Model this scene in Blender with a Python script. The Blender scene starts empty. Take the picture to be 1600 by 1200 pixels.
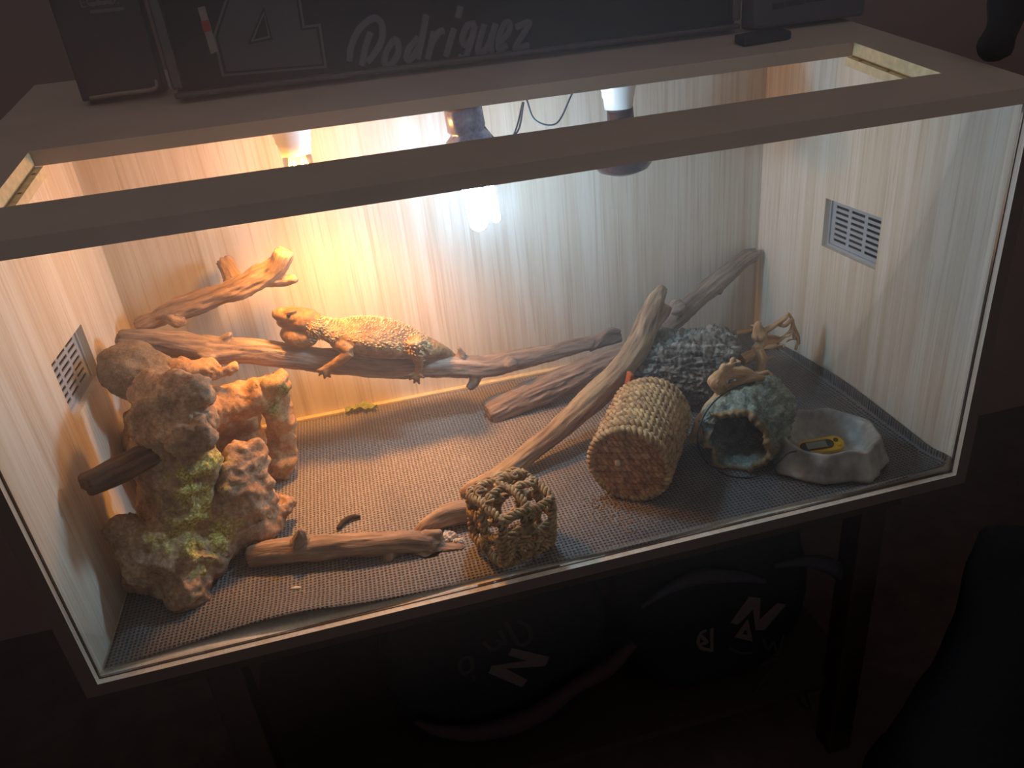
import bpy, bmesh, math, random
import numpy as np
from mathutils import Vector, Matrix, noise

# ------------------------------------------------------------------ camera, world, exposure
SC = bpy.context.scene
COL = SC.collection
random.seed(7)
rng = np.random.default_rng(7)

CAM_POS = (0.4056, -0.7693, 0.6979)
YAW, PITCH, ROLL, FPX = 0.18686, -0.47621, -0.10994, 1187.27
cam_data = bpy.data.cameras.new('camera')
cam = bpy.data.objects.new('camera', cam_data)
COL.objects.link(cam)
fw = Vector((math.sin(YAW) * math.cos(PITCH), math.cos(YAW) * math.cos(PITCH), math.sin(PITCH)))
rt0 = Vector((math.cos(YAW), -math.sin(YAW), 0))
up0 = rt0.cross(fw)
rt = math.cos(ROLL) * rt0 + math.sin(ROLL) * up0
up = -math.sin(ROLL) * rt0 + math.cos(ROLL) * up0
M = Matrix((rt, up, -fw)).transposed().to_4x4()
M.translation = CAM_POS
cam.matrix_world = M
cam_data.sensor_width = 36.0
cam_data.lens = 36.0 * FPX / 1600.0
cam_data.clip_start = 0.02
SC.camera = cam

world = bpy.data.worlds.new('dim_room')
SC.world = world
world.use_nodes = True
bg = world.node_tree.nodes['Background']
bg.inputs['Color'].default_value = (0.92, 0.80, 0.80, 1)
bg.inputs['Strength'].default_value = 0.20           # dim evening light in the unlit room

BASK_W, BASK_SPOT_W, CFL_EMIT = 2.6, 16.5, 128.0      # the tank's own lamps
GLARE_VEIL = 0.16                                          # scattering per metre

SC.view_settings.view_transform = 'Standard'
SC.view_settings.look = 'None'
SC.view_settings.exposure = 0.2
SC.view_settings.gamma = 1.0
SC.view_settings.use_curve_mapping = False
SC.cycles.use_denoising = True
SC.cycles.max_bounces = 8
SC.cycles.use_adaptive_sampling = True
SC.cycles.adaptive_threshold = 0.03
SC.cycles.diffuse_bounces = 4
SC.cycles.transparent_max_bounces = 12
SC.cycles.volume_bounces = 1
SC.cycles.sample_clamp_indirect = 4.0
SC.cycles.caustics_reflective = False
SC.cycles.caustics_refractive = False

# ------------------------------------------------------------------ helpers: objects
def tag(o, label=None, cat=None, group=None, kind=None):
    if label: o['label'] = label
    if cat: o['category'] = cat
    if group: o['group'] = group
    if kind: o['kind'] = kind
    return o

def empty(name, loc, label, cat, group=None):
    o = bpy.data.objects.new(name, None)
    COL.objects.link(o)
    o.location = loc
    o.empty_display_size = 0.02
    return tag(o, label, cat, group)

def link_mesh(name, me, mats, parent=None, world_coords=True):
    o = bpy.data.objects.new(name, me)
    COL.objects.link(o)
    if mats is not None and not me.materials:
        for m in (mats if isinstance(mats, (list, tuple)) else [mats]):
            me.materials.append(m)
    if parent is not None:
        o.parent = parent
        if world_coords:      # mesh data is in world metres, parents are only moved, never turned
            off = Vector(parent.location)
            if parent.parent is not None:
                off = off + Vector(parent.parent.location)
            o.location = -off
    return o

def mesh_of(verts, faces, smooth=True, name='mesh'):
    me = bpy.data.meshes.new(name)
    me.from_pydata([tuple(v) for v in verts], [], [tuple(f) for f in faces])
    if smooth:
        me.polygons.foreach_set('use_smooth', [True] * len(me.polygons))
    me.update()
    return me

class MB:
    """collects shapes for one mesh"""
    def __init__(s): s.v, s.f = [], []
    def add(s, vf):
        b = len(s.v)
        s.v.extend(tuple(map(float, q)) for q in vf[0])
        s.f.extend(tuple(i + b for i in f) for f in vf[1])
        return s
    def box(s, lo, hi):
        (a, b, c), (d, e, f) = lo, hi
        return s.add(([(a,b,c),(d,b,c),(d,e,c),(a,e,c),(a,b,f),(d,b,f),(d,e,f),(a,e,f)],
                      [(0,3,2,1),(4,5,6,7),(0,1,5,4),(1,2,6,5),(2,3,7,6),(3,0,4,7)]))
    def build(s, name, mats, parent=None, smooth=False, bevel=0.0):
        me = mesh_of(s.v, s.f, smooth, name)
        o = link_mesh(name, me, mats, parent)
        if bevel:
            m = o.modifiers.new('bevel', 'BEVEL'); m.width = bevel; m.segments = 2; m.limit_method = 'ANGLE'
        return o

# ------------------------------------------------------------------ helpers: shapes
def catmull(pts, n):
    """resample a polyline of rows (any columns) smoothly, about n samples"""
    P = np.array(pts, float)
    if len(P) == 2:
        t = np.linspace(0, 1, n)[:, None]
        return P[0] * (1 - t) + P[1] * t
    Q = np.vstack([2 * P[0] - P[1], P, 2 * P[-1] - P[-2]])
    seg = len(P) - 1
    per = max(2, int(math.ceil(n / seg)))
    out = []
    for i in range(seg):
        a, b, c, d = Q[i:i + 4]
        for k in range(per):
            t = k / per
            out.append(0.5 * ((2 * b) + (-a + c) * t + (2 * a - 5 * b + 4 * c - d) * t * t + (-a + 3 * b - 3 * c + d) * t ** 3))
    out.append(P[-1])
    return np.array(out)

def frames(P):
    T = np.gradient(P, axis=0)
    T /= np.linalg.norm(T, axis=1)[:, None] + 1e-12
    ref = np.array([0, 0, 1.0]) if abs(T[0][2]) < 0.9 else np.array([0, 1.0, 0])
    N = []
    n = ref - T[0] * (ref @ T[0]); n /= np.linalg.norm(n)
    for t in T:
        n = n - t * (n @ t); n /= np.linalg.norm(n) + 1e-12
        N.append(n.copy())
    N = np.array(N)
    return T, N, np.cross(T, N)

def tube(pts, segs=12, n=24, squash=None, closed=False):
    """pts rows: x, y, z, radius; squash: vertical/lateral scale"""
    R = catmull(pts, n)
    P, r = R[:, :3], np.maximum(R[:, 3], 0.0004)
    T, N, B = frames(P)
    sn, sb = squash if squash else (1, 1)
    a = np.linspace(0, 2 * np.pi, segs, endpoint=False)
    V = (P[:, None] + r[:, None, None] * (sn * np.cos(a)[None, :, None] * N[:, None] + sb * np.sin(a)[None, :, None] * B[:, None])).reshape(-1, 3)
    m = len(P)
    F = []
    for i in range(m - 1):
        for j in range(segs):
            k = (j + 1) % segs
            F.append((i * segs + j, i * segs + k, (i + 1) * segs + k, (i + 1) * segs + j))
    if closed:
        for j in range(segs):
            k = (j + 1) % segs
            F.append(((m - 1) * segs + j, (m - 1) * segs + k, k, j))
    else:
        V = np.vstack([V, P[0] - T[0] * r[0] * 0.25, P[-1] + T[-1] * r[-1] * 0.25])
        c0, c1 = m * segs, m * segs + 1
        for j in range(segs):
            k = (j + 1) % segs
            F.append((c0, k, j)); F.append((c1, (m - 1) * segs + j, (m - 1) * segs + k))
    return V, F

def ball(c, r, segs=20, rings=12, rot=None):
    r = np.array([r, r, r] if np.isscalar(r) else r, float)
    V = [(0, 0, -1)]
    for i in range(1, rings):
        p = -math.pi / 2 + math.pi * i / rings
        for j in range(segs):
            q = 2 * math.pi * j / segs
            V.append((math.cos(p) * math.cos(q), math.cos(p) * math.sin(q), math.sin(p)))
    V.append((0, 0, 1))
    V = np.array(V) * r
    if rot is not None:
        V = V @ np.array(rot.to_matrix()).T if hasattr(rot, 'to_matrix') else V @ np.array(rot).T
    V = V + np.array(c)
    F = []
    for j in range(segs):
        F.append((0, 1 + (j + 1) % segs, 1 + j))
    for i in range(rings - 2):
        for j in range(segs):
            k = (j + 1) % segs
            F.append((1 + i * segs + j, 1 + i * segs + k, 1 + (i + 1) * segs + k, 1 + (i + 1) * segs + j))
    t = len(V) - 1
    b = 1 + (rings - 2) * segs
    for j in range(segs):
        F.append((t, b + j, b + (j + 1) % segs))
    return V, F

def lathe(prof, c, axis=(0, 0, 1), segs=32, closed=True):
    """prof rows: (radius, height along axis)"""
    ax = Vector(axis).normalized()
    q = Vector((0, 0, 1)).rotation_difference(ax).to_matrix()
    V, F = [], []
    for r, h in prof:
        for j in range(segs):
            a = 2 * math.pi * j / segs
            V.append(np.array(q @ Vector((r * math.cos(a), r * math.sin(a), h))) + np.array(c))
    m = len(prof)
    for i in range(m - 1):
        for j in range(segs):
            k = (j + 1) % segs
            F.append((i * segs + j, i * segs + k, (i + 1) * segs + k, (i + 1) * segs + j))
    if closed:
        F.append(tuple(range(segs - 1, -1, -1)))
        F.append(tuple((m - 1) * segs + j for j in range(segs)))
    return V, F

def fbm(P, scale, octaves=4, seed=0.0):
    """fractal noise at rows of P"""
    o = Vector((seed * 17.3, seed * 7.1, seed * 3.7))
    return np.array([noise.fractal(Vector(q) * scale + o, 1.0, 2.0, octaves) for q in P])

def fuse(shapes, voxel, smooth=1):
    """union of shapes as one continuous skin -> verts, faces, normals"""
    mb = MB()
    for s in shapes: mb.add(s)
    me = mesh_of(mb.v, mb.f, False, 'tmp')
    o = bpy.data.objects.new('tmp', me)
    COL.objects.link(o)
    m = o.modifiers.new('r', 'REMESH'); m.mode = 'VOXEL'; m.voxel_size = voxel
    if smooth:
        s = o.modifiers.new('s', 'SMOOTH'); s.iterations = smooth; s.factor = 0.5
    dg = bpy.context.evaluated_depsgraph_get()
    ev = o.evaluated_get(dg)
    em = ev.to_mesh()
    n = len(em.vertices)
    V = np.empty(n * 3); em.vertices.foreach_get('co', V); V = V.reshape(-1, 3)
    N = np.empty(n * 3); em.vertices.foreach_get('normal', N); N = N.reshape(-1, 3)
    F = [tuple(p.vertices) for p in em.polygons]
    ev.to_mesh_clear()
    bpy.data.objects.remove(o); bpy.data.meshes.remove(me)
    return V, F, N

def set_tc(me, tc):
    a = me.attributes.new('tc', 'FLOAT_VECTOR', 'POINT')
    a.data.foreach_set('vector', np.asarray(tc, np.float32).ravel())

def grain_coords(V, limbs):
    """coordinates along and around the nearest limb, so that grain follows the wood"""
    best = np.full(len(V), 1e9); tc = np.zeros((len(V), 3))
    for li, pts in enumerate(limbs):
        R = catmull(pts, 60); P = R[:, :3]
        T, N, B = frames(P)
        L = np.concatenate([[0], np.cumsum(np.linalg.norm(np.diff(P, axis=0), axis=1))])
        d = np.linalg.norm(V[:, None] - P[None], axis=2) - R[None, :, 3]
        i = d.argmin(1); dm = d[np.arange(len(V)), i]
        w = V - P[i]
        q = np.stack([(w * N[i]).sum(1), (w * B[i]).sum(1), L[i] + (w * T[i]).sum(1) + li * 1.7], 1)
        sel = dm < best
        best[sel] = dm[sel]; tc[sel] = q[sel]
    return tc

def inside(V):
    """keep a tank ornament clear of floor mat, walls and pane"""
    return np.clip(V, (.003, .016, .0045), (1.197, .582, .5))

def wood(name, limbs, mat, label=None, cat='branch', parent=None, voxel=0.003, rough=0.002, ridge=0.0016, seed=1, lumps=(), group=None, segs=12):
    """a branch: limbs are lists of (point, radius); the skin is one piece"""
    rows = [[(*p, r) for p, r in l] for l in limbs]
    V, F, N = fuse([tube(l, segs, 30) for l in rows] + [ball(c, r) for c, r in lumps], voxel)
    tc = grain_coords(V, rows)
    d = fbm(tc * np.array([1, 1, 0.35]), 38, 3, seed) * rough
    d += fbm(tc * np.array([1, 1, 0.09]), 260, 2, seed + 3) * ridge
    V = inside(V + N * d[:, None])
    me = mesh_of(V, F, True, name)
    set_tc(me, tc)
    o = link_mesh(name, me, mat, parent)
    if label: tag(o, label, cat, group)
    return o

# ------------------------------------------------------------------ materials
def lin(h):
    h = h.lstrip('#')
    c = [int(h[i:i + 2], 16) / 255 for i in (0, 2, 4)]
    return tuple(x / 12.92 if x <= 0.04045 else ((x + 0.055) / 1.055) ** 2.4 for x in c) + (1,)

class NT:
    def __init__(s, name, gain=1.0):
        s.gain = gain
        s.m = bpy.data.materials.new(name); s.m.use_nodes = True
        s.t = s.m.node_tree; s.b = s.t.nodes['Principled BSDF']
        s.out = s.t.nodes['Material Output']
    def n(s, typ, **kw):
        x = s.t.nodes.new(typ)
        for k, v in kw.items():
            if k in x.inputs.keys(): x.inputs[k].default_value = v
            else: setattr(x, k, v)
        return x
    def l(s, a, b): s.t.links.new(a, b)
    def col(s, h):
        c = lin(h)
        return tuple(min(.9, x * s.gain) for x in c[:3]) + (1,)
    def coords(s, scale=(1, 1, 1), attr=None, rot=(0, 0, 0)):
        mp = s.n('ShaderNodeMapping'); mp.inputs['Scale'].default_value = scale; mp.inputs['Rotation'].default_value = rot
        if attr:
            a = s.n('ShaderNodeAttribute', attribute_name=attr); s.l(a.outputs['Vector'], mp.inputs['Vector'])
        else:
            g = s.n('ShaderNodeNewGeometry'); s.l(g.outputs['Position'], mp.inputs['Vector'])
        return mp.outputs['Vector']
    def noise(s, vec, scale, detail=4, rough=0.55):
        x = s.n('ShaderNodeTexNoise'); s.l(vec, x.inputs['Vector'])
        x.inputs['Scale'].default_value = scale; x.inputs['Detail'].default_value = detail; x.inputs['Roughness'].default_value = rough
        return x.outputs['Fac']
    def ramp(s, fac, stops):
        x = s.n('ShaderNodeValToRGB'); s.l(fac, x.inputs['Fac'])
        e = x.color_ramp.elements
        while len(e) < len(stops): e.new(0.5)
        for q, (p, c) in zip(e, stops):
            q.position = p; q.color = s.col(c) if isinstance(c, str) else c
        return x.outputs['Color']
    def mix(s, fac, a, b, mode='MIX'):
        x = s.n('ShaderNodeMix'); x.data_type = 'RGBA'; x.blend_type = mode
        for sock, v in ((x.inputs[0], fac), (x.inputs[6], a), (x.inputs[7], b)):
            if hasattr(v, 'links'): s.l(v, sock)
            else: sock.default_value = v if not isinstance(v, str) else s.col(v)
        return x.outputs[2]
    def bump(s, h, strength=0.4, dist=0.002):
        x = s.n('ShaderNodeBump'); x.inputs['Strength'].default_value = strength; x.inputs['Distance'].default_value = dist
        s.l(h, x.inputs['Height']); s.l(x.outputs['Normal'], s.b.inputs['Normal'])
    def done(s, color=None, rough=0.6, spec=0.4, **kw):
        if color is not None:
            if hasattr(color, 'links'): s.l(color, s.b.inputs['Base Color'])
            else: s.b.inputs['Base Color'].default_value = lin(color) if isinstance(color, str) else color
        s.b.inputs['Roughness'].default_value = rough
        s.b.inputs['Specular IOR Level'].default_value = spec
        for k, v in kw.items(): s.b.inputs[k].default_value = v
        return s.m

def plain(name, color, rough=0.5, spec=0.4, noise_amt=0.12, scale=60, **kw):
    t = NT(name)
    f = t.noise(t.coords(), scale, 3)
    c = lin(color)
    lo = tuple(x * (1 - noise_amt) for x in c[:3]) + (1,); hi = tuple(min(1, x * (1 + noise_amt)) for x in c[:3]) + (1,)
    return t.done(t.ramp(f, [(0.3, lo), (0.7, hi)]), rough, spec, **kw)

def laminate(name, tint=1.0):
    """pale ash-print board, grain running up"""
    t = NT(name)
    broad = t.noise(t.coords((1, 1, 0.06)), 7, 3)
    mid = t.noise(t.coords((1, 1, 0.03)), 42, 4, 0.6)
    fine = t.noise(t.coords((1, 1, 0.02)), 240, 3, 0.6)
    c = t.ramp(broad, [(0.35, '#ebe3d0'), (0.62, '#f5efe1')])
    c = t.mix(t.ramp(mid, [(0.42, (0, 0, 0, 1)), (0.72, (1, 1, 1, 1))]), c, '#dccdb2')
    c = t.mix(t.ramp(fine, [(0.5, (0, 0, 0, 1)), (0.72, (0.55, 0.55, 0.55, 1))]), c, '#bfa988')
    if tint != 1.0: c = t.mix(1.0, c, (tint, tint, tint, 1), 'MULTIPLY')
    t.bump(fine, 0.08, 0.0005)
    return t.done(c, 0.42, 0.4)

def driftwood(name, dark, midc, light, grey=None, bump=0.6, gain=1.0):
    t = NT(name, gain)
    v1 = t.coords((1, 1, 0.10), 'tc'); v2 = t.coords((1, 1, 0.35), 'tc')
    a = t.noise(v1, 120, 5, 0.65); b = t.noise(v2, 26, 4)
    c = t.ramp(a, [(0.30, dark), (0.50, midc), (0.72, light)])
    c = t.mix(t.ramp(b, [(0.38, (0, 0, 0, 1)), (0.66, (1, 1, 1, 1))]), c, t.mix(0.5, c, grey or dark))
    crack = t.noise(v1, 300, 3, 0.7)
    c = t.mix(t.ramp(crack, [(0.60, (0, 0, 0, 1)), (0.74, (1, 1, 1, 1))]), c, dark)
    h = t.n('ShaderNodeMath', operation='ADD'); t.l(a, h.inputs[0]); t.l(crack, h.inputs[1])
    t.bump(h.outputs[0], bump, 0.002)
    return t.done(c, 0.72, 0.25)

def rocky(name, stops, scale=22, bump=0.7, moss=None, rough=0.8, spec=0.25, gain=1.0):
    t = NT(name, gain)
    v = t.coords()
    a = t.noise(v, scale, 6, 0.65); b = t.noise(v, scale * 9, 4, 0.7)
    m = t.n('ShaderNodeMath', operation='MULTIPLY_ADD'); t.l(b, m.inputs[0]); m.inputs[1].default_value = 0.45; 
    s2 = t.n('ShaderNodeMath', operation='MULTIPLY'); t.l(a, s2.inputs[0]); s2.inputs[1].default_value = 0.55
    t.l(s2.outputs[0], m.inputs[2])
    c = t.ramp(m.outputs[0], stops)
    if moss:
        at = t.n('ShaderNodeAttribute', attribute_name='moss')
        g = t.noise(v, 260, 3, 0.7)
        mc = t.ramp(g, [(0.36, moss[0]), (0.52, moss[1]), (0.66, moss[2])])
        c = t.mix(at.outputs['Fac'], c, mc)
    t.bump(m.outputs[0], bump, 0.004)
    return t.done(c, rough, spec)

MAT = {}
MAT['laminate'] = laminate('ash_laminate')
MAT['dimmed_laminate'] = laminate('ash_laminate_dimmed', 0.72)  # same laminate, darkened to offset the strong lamp light on the back panel
MAT['raw_edge'] = plain('raw_pine', '#d9c79a', 0.6, 0.3, 0.15, 90)
MAT['channel'] = plain('brown_channel', '#4a3424', 0.4, 0.4)
MAT['grey_plastic'] = plain('grey_plastic', '#aeb6bd', 0.45, 0.4, 0.04)
MAT['dark_void'] = plain('dark_plastic', '#15181a', 0.6, 0.3)
MAT['white_ceramic'] = plain('white_ceramic', '#dfe3df', 0.3, 0.5, 0.03)
MAT['socket_foil'] = plain('crinkled_foil', '#93a0c4', 0.3, 0.5, 0.25, 220, Metallic=0.4)
MAT['red_glass'] = plain('red_glass', '#2a0d12', 0.12, 0.6)
MAT['black_cable'] = plain('black_cable', '#14140f', 0.45, 0.4)
MAT['grey_cable'] = plain('grey_cable', '#59636e', 0.5, 0.4)
MAT['brass'] = plain('screw_metal', '#8b7a55', 0.35, 0.5, 0.1, Metallic=0.8)
MAT['screw'] = MAT['brass']

def glass_mat(name, refl=0.9):
    t = NT(name)
    tr = t.n('ShaderNodeBsdfTransparent'); tr.inputs['Color'].default_value = (0.97, 0.985, 0.975, 1)
    gl = t.n('ShaderNodeBsdfGlossy'); gl.inputs['Roughness'].default_value = 0.02
    fr = t.n('ShaderNodeFresnel'); fr.inputs['IOR'].default_value = 1.45
    mu = t.n('ShaderNodeMath', operation='MULTIPLY'); mu.inputs[1].default_value = refl
    t.l(fr.outputs[0], mu.inputs[0])
    mx = t.n('ShaderNodeMixShader'); t.l(mu.outputs[0], mx.inputs[0]); t.l(tr.outputs[0], mx.inputs[1]); t.l(gl.outputs[0], mx.inputs[2])
    t.l(mx.outputs[0], t.out.inputs['Surface'])
    t.t.nodes.remove(t.b)
    return t.m
MAT['glass'] = glass_mat('pane_glass', 0.35)
MAT['bulb_glass'] = glass_mat('bulb_glass', 0.8)

def emit(name, color, strength):
    t = NT(name)
    e = t.n('ShaderNodeEmission'); e.inputs['Color'].default_value = (*color, 1); e.inputs['Strength'].default_value = strength
    t.l(e.outputs[0], t.out.inputs['Surface']); t.t.nodes.remove(t.b)
    return t.m
BLUE = (0.46, 0.73, 1.0)
WARM = (1.0, 0.37, 0.07)
MAT['cfl'] = emit('fluorescent_tube', BLUE, CFL_EMIT)
MAT['filament'] = emit('hot_filament', (1.0, 0.72, 0.35), 60.0)

MAT['wood_log'] = driftwood('brown_driftwood', '#463b33', '#7b6a5d', '#a09081', '#726b63', gain=1.28)
MAT['wood_warm'] = driftwood('tan_driftwood', '#574639', '#8d7560', '#b59c80', '#7d6e60', gain=1.28)
MAT['wood_grey'] = driftwood('grey_driftwood', '#4b4039', '#87776a', '#ab9d8d', '#6d6964', gain=1.28)
MAT['wood_patchy'] = driftwood('patchy_driftwood', '#43342a', '#7a624e', '#a08a6c', '#b8a880', gain=1.28)
MAT['wood_dark'] = driftwood('dark_driftwood', '#2c2018', '#4d3a2c', '#6a5341', '#41372e', gain=1.6)
MAT['root'] = driftwood('pale_root', '#86633f', '#c59c6f', '#e0c297', '#b39877', 0.4)
MAT['cork'] = driftwood('grey_cork_bark', '#2b2926', '#77746b', '#a8a59b', '#5a5852', 1.0, gain=1.28)

# ------------------------------------------------------------------ the room (structure)
ROOM_Z = -0.62
MAT['room_wall'] = plain('room_wall', '#7d6660', 0.85, 0.2, 0.06, 8)
MAT['room_floor'] = plain('room_floor', '#4a3b37', 0.8, 0.2, 0.2, 12)
MB().box((-2.6, 0.92, ROOM_Z), (3.4, 1.0, 1.9)).build('wall_back', MAT['room_wall'])['kind'] = 'structure'
MB().box((-2.6, -2.2, ROOM_Z - 0.08), (3.4, 1.0, ROOM_Z)).build('floor', MAT['room_floor'])['kind'] = 'structure'
MB().box((-1.28, -2.2, ROOM_Z), (-1.2, 0.92, 1.9)).build('wall_left', MAT['room_wall'])['kind'] = 'structure'
MB().box((2.7, -2.2, ROOM_Z), (2.78, 0.92, 1.9)).build('wall_right', MAT['room_wall'])['kind'] = 'structure'

# ------------------------------------------------------------------ the vivarium
W, D, TH = 1.2, 0.5851, 0.018
LZ, LS = 0.541, 0.165                       # lid height at the front, slope of the lid
def lid_z(y): return LZ + LS * y
viv = empty('vivarium', (0.6, 0.29, -TH), 'pale wood-print reptile vivarium with glass front and long cut-out lid', 'vivarium')

def slab_with_hole(outer, hole, depth_vec):
    """outer/hole: 4 points each, same order; extruded by depth_vec"""
    d = np.array(depth_vec)
    O, H = np.array(outer, float), np.array(hole, float)
    V = np.vstack([O, H, O + d, H + d])
    F = []
    for i in range(4):
        j = (i + 1) % 4
        F += [(i, j, 4 + j, 4 + i), (8 + i, 12 + i, 12 + j, 8 + j), (i, 8 + i, 8 + j, j), (4 + i, 4 + j, 12 + j, 12 + i)]
    return V, F

VY0, VY1, VZ0, VZ1 = 0.230, 0.375, 0.247, 0.331
MAT['edge'] = plain('brown_outer_faces', '#54473f', .55, .3, .06, 40)  # darker brown for the panels' front, outer and under faces
def edge_faces(o, test):
    o.data.materials.append(MAT['edge'])
    for p in o.data.polygons:
        if test(p): p.material_index = 1
edge_faces(MB().box((-TH, 0, -TH), (W + TH, D + TH, 0)).build('base_panel', MAT['laminate'], viv), lambda p: p.center.y < .001 or p.center.z < -.015)
MB().box((0, D, 0), (W, D + TH, lid_z(D) - TH)).build('back_panel', MAT['dimmed_laminate'], viv)
for x0, sx in ((0, -1), (W, 1)):
    y1 = D + TH
    outer = [(x0, 0, 0), (x0, y1, 0), (x0, y1, lid_z(y1) - TH), (x0, 0, LZ - TH)]
    hole = [(x0, VY0, VZ0), (x0, VY1, VZ0), (x0, VY1, VZ1), (x0, VY0, VZ1)]
    sp = MB().add(slab_with_hole(outer, hole, (sx * TH, 0, 0))).build('side_panel', MAT['laminate'], viv)
    edge_faces(sp, lambda p: p.center.y < .001 or abs(p.center.x - (x0 + sx * TH)) < .001)
    # vent grille: plate with three columns of seven slots, set at the outer side of the cut-out
    ys = [VY0, VY0 + .014]; 
    cols = 3; rows = 7
    cw = (VY1 - VY0 - .028 - .008 * 2) / 3
    for c in range(cols):
        ys += [ys[-1] + cw] + ([ys[-1] + cw + .008] if c < cols - 1 else [])
    ys += [VY1]
    zs = [VZ0, VZ0 + .011]; rh = .0046; gap = (VZ1 - VZ0 - .022 - rows * rh) / (rows - 1)
    for c in range(rows):
        zs += [zs[-1] + rh] + ([zs[-1] + rh + gap] if c < rows - 1 else [])
    zs += [VZ1]
    xg = x0 + sx * 0.014
    g = MB()
    ny = len(ys)
    V = [(xg, y, z) for z in zs for y in ys]
    F = [(i * ny + j, i * ny + j + 1, (i + 1) * ny + j + 1, (i + 1) * ny + j)
         for i in range(len(zs) - 1) for j in range(ny - 1) if not (i % 2 == 1 and j % 2 == 1)]
    vo = g.add((V, F)).build('vent_grille', MAT['grey_plastic'], sp)
    vo['label'] = 'grey slotted vent grille'
    so = vo.modifiers.new('thick', 'SOLIDIFY'); so.thickness = 0.002; so.offset = 0
    MB().add(slab_with_hole([(xg, VY0, VZ0), (xg, VY1, VZ0), (xg, VY1, VZ1), (xg, VY0, VZ1)],
             [(xg, VY0 + .004, VZ0 + .004), (xg, VY1 - .004, VZ0 + .004), (xg, VY1 - .004, VZ1 - .004), (xg, VY0 + .004, VZ1 - .004)], (-sx * 0.004, 0, 0))).build('vent_frame', MAT['grey_plastic'], sp)
    MB().box((min(xg + sx * .003, xg + sx * .012), VY0, VZ0), (max(xg + sx * .003, xg + sx * .012), VY1, VZ1)).build('vent_backing', MAT['dark_void'], sp)

# lid with a long cut-out
OX0, OX1, OY0, OY1 = 0.055, 1.145, 0.088, 0.266
def P3(x, y, dz=0): return (x, y, lid_z(y) + dz)
lo = [P3(-TH, 0), P3(W + TH, 0), P3(W + TH, D + TH), P3(-TH, D + TH)]
lh = [P3(OX0, OY0), P3(OX1, OY0), P3(OX1, OY1), P3(OX0, OY1)]
V, F = slab_with_hole(lo, lh, (0, 0, -TH))
MAT['lid'] = plain('grey_lid_board', '#b3a596', .5, .35, .05, 14)
lid = MB().add((V, F)).build('lid_panel', [MAT['lid'], MAT['raw_edge']], viv)
for i, p in enumerate(lid.data.polygons):
    if i in (3, 7, 15): p.material_index = 1
for (xa, xb, ya, yb) in ((OX0 - .014, OX0 + .009, OY0, OY1), (OX1 - .009, OX1 + .014, OY0, OY1)):
    b = MB()
    V = [P3(x, y, dz) for dz in (-TH - .012, -TH - .0004) for x, y in ((xa, ya), (xb, ya), (xb, yb), (xa, yb))]
    b.add((V, [(0,3,2,1),(4,5,6,7),(0,1,5,4),(1,2,6,5),(2,3,7,6),(3,0,4,7)])).build('batten', MAT['raw_edge'], viv)
for y in (0.12, 0.18, 0.24):
    for x in (OX1 - .004, OX0 + .004):
        MB().add(ball(P3(x, y, -TH - .0005), (.0028, .0028, .0012), 10, 6)).build('screw', MAT['screw'], viv, True)

# front: channels and pane
MB().box((0.0, 0.0085, 0.0), (W, 0.0125, 0.0012)).build('glass_channel', MAT['channel'], viv)
for x in (0.0, W - .0012):
    MB().box((x, 0.0085, 0.0015), (x + .0012, 0.0125, LZ - TH)).build('glass_channel', MAT['channel'], viv)
MB().box((0.0014, 0.0088, 0.0014), (W - .0014, 0.0122, LZ - TH - .001)).build('glass_pane', MAT['glass'], viv)
MB().box((0.0, D - .012, 0.0002), (W, D - .0002, 0.006)).build('floor_batten', MAT['raw_edge'], viv)
#@@OBJECTS@@

# ------------------------------------------------------------------ lamps
def socket(parent, x, y, mat, tilt=(0, 0, -1), r=0.026, length=0.05, name='socket'):
    zt = lid_z(y) - TH - 0.0050
    a = Vector(tilt).normalized()
    prof = [(r * .75, 0), (r * .8, .006), (r * .98, .010), (r, .014), (r, length * .55), (r * .94, length * .6), (r * .94, length * .7), (r * .86, length * .78), (r * .8, length)]
    return MB().add(lathe(prof, (x, y, zt), a)).build(name, mat, parent, True)

bx, by = 0.350, 0.390
bz = lid_z(by) - TH - .0055
lamp = empty('basking_lamp', (bx, by, bz), 'lit clear basking bulb in a ceramic holder above the upper-left branch', 'lamp')
MB().add(lathe([(.030, 0), (.031, .004), (.024, .008)], (bx, by, bz - .0005), (0, 0, -1))).build('mounting_plate', MAT['white_ceramic'], lamp, True)
socket(lamp, bx, by, MAT['white_ceramic'], r=.027, length=.062)
V, F = lathe([(.017, .060), (.021, .066), (.021, .090), (.027, .104), (.031, .116), (.030, .126), (.014, .130)], (bx, by, bz), (0, 0, -1), 28, False)
MB().add((V, F)).build('bulb_glass', MAT['bulb_glass'], lamp, True)
MB().add(tube([(bx - .006, by, bz - .070, .0018), (bx - .004, by, bz - .082, .0018), (bx + .004, by, bz - .082, .0018), (bx + .006, by, bz - .070, .0018)], 8, 16)).build('filament', MAT['filament'], lamp, True)
def add_light(name, kind, loc, energy, color, radius, parent, direction=None, **kw):
    d = bpy.data.lights.new(name, kind); d.energy = energy; d.color = color; d.shadow_soft_size = radius
    for k, v in kw.items(): setattr(d, k, v)
    o = bpy.data.objects.new(name, d); COL.objects.link(o)
    o.parent = parent; o.location = Vector(loc) - Vector(parent.location)
    if direction is not None:
        o.rotation_euler = Vector(direction).to_track_quat('-Z', 'Y').to_euler()
    return o
add_light('bulb_light', 'POINT', (bx, by, bz - .100), BASK_W, WARM, .028, lamp)
add_light('bulb_beam', 'SPOT', (bx, by, bz - .104), BASK_SPOT_W, WARM, .030, lamp, (0.0, 0.10, -1), spot_size=math.radians(120), spot_blend=0.9)

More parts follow.
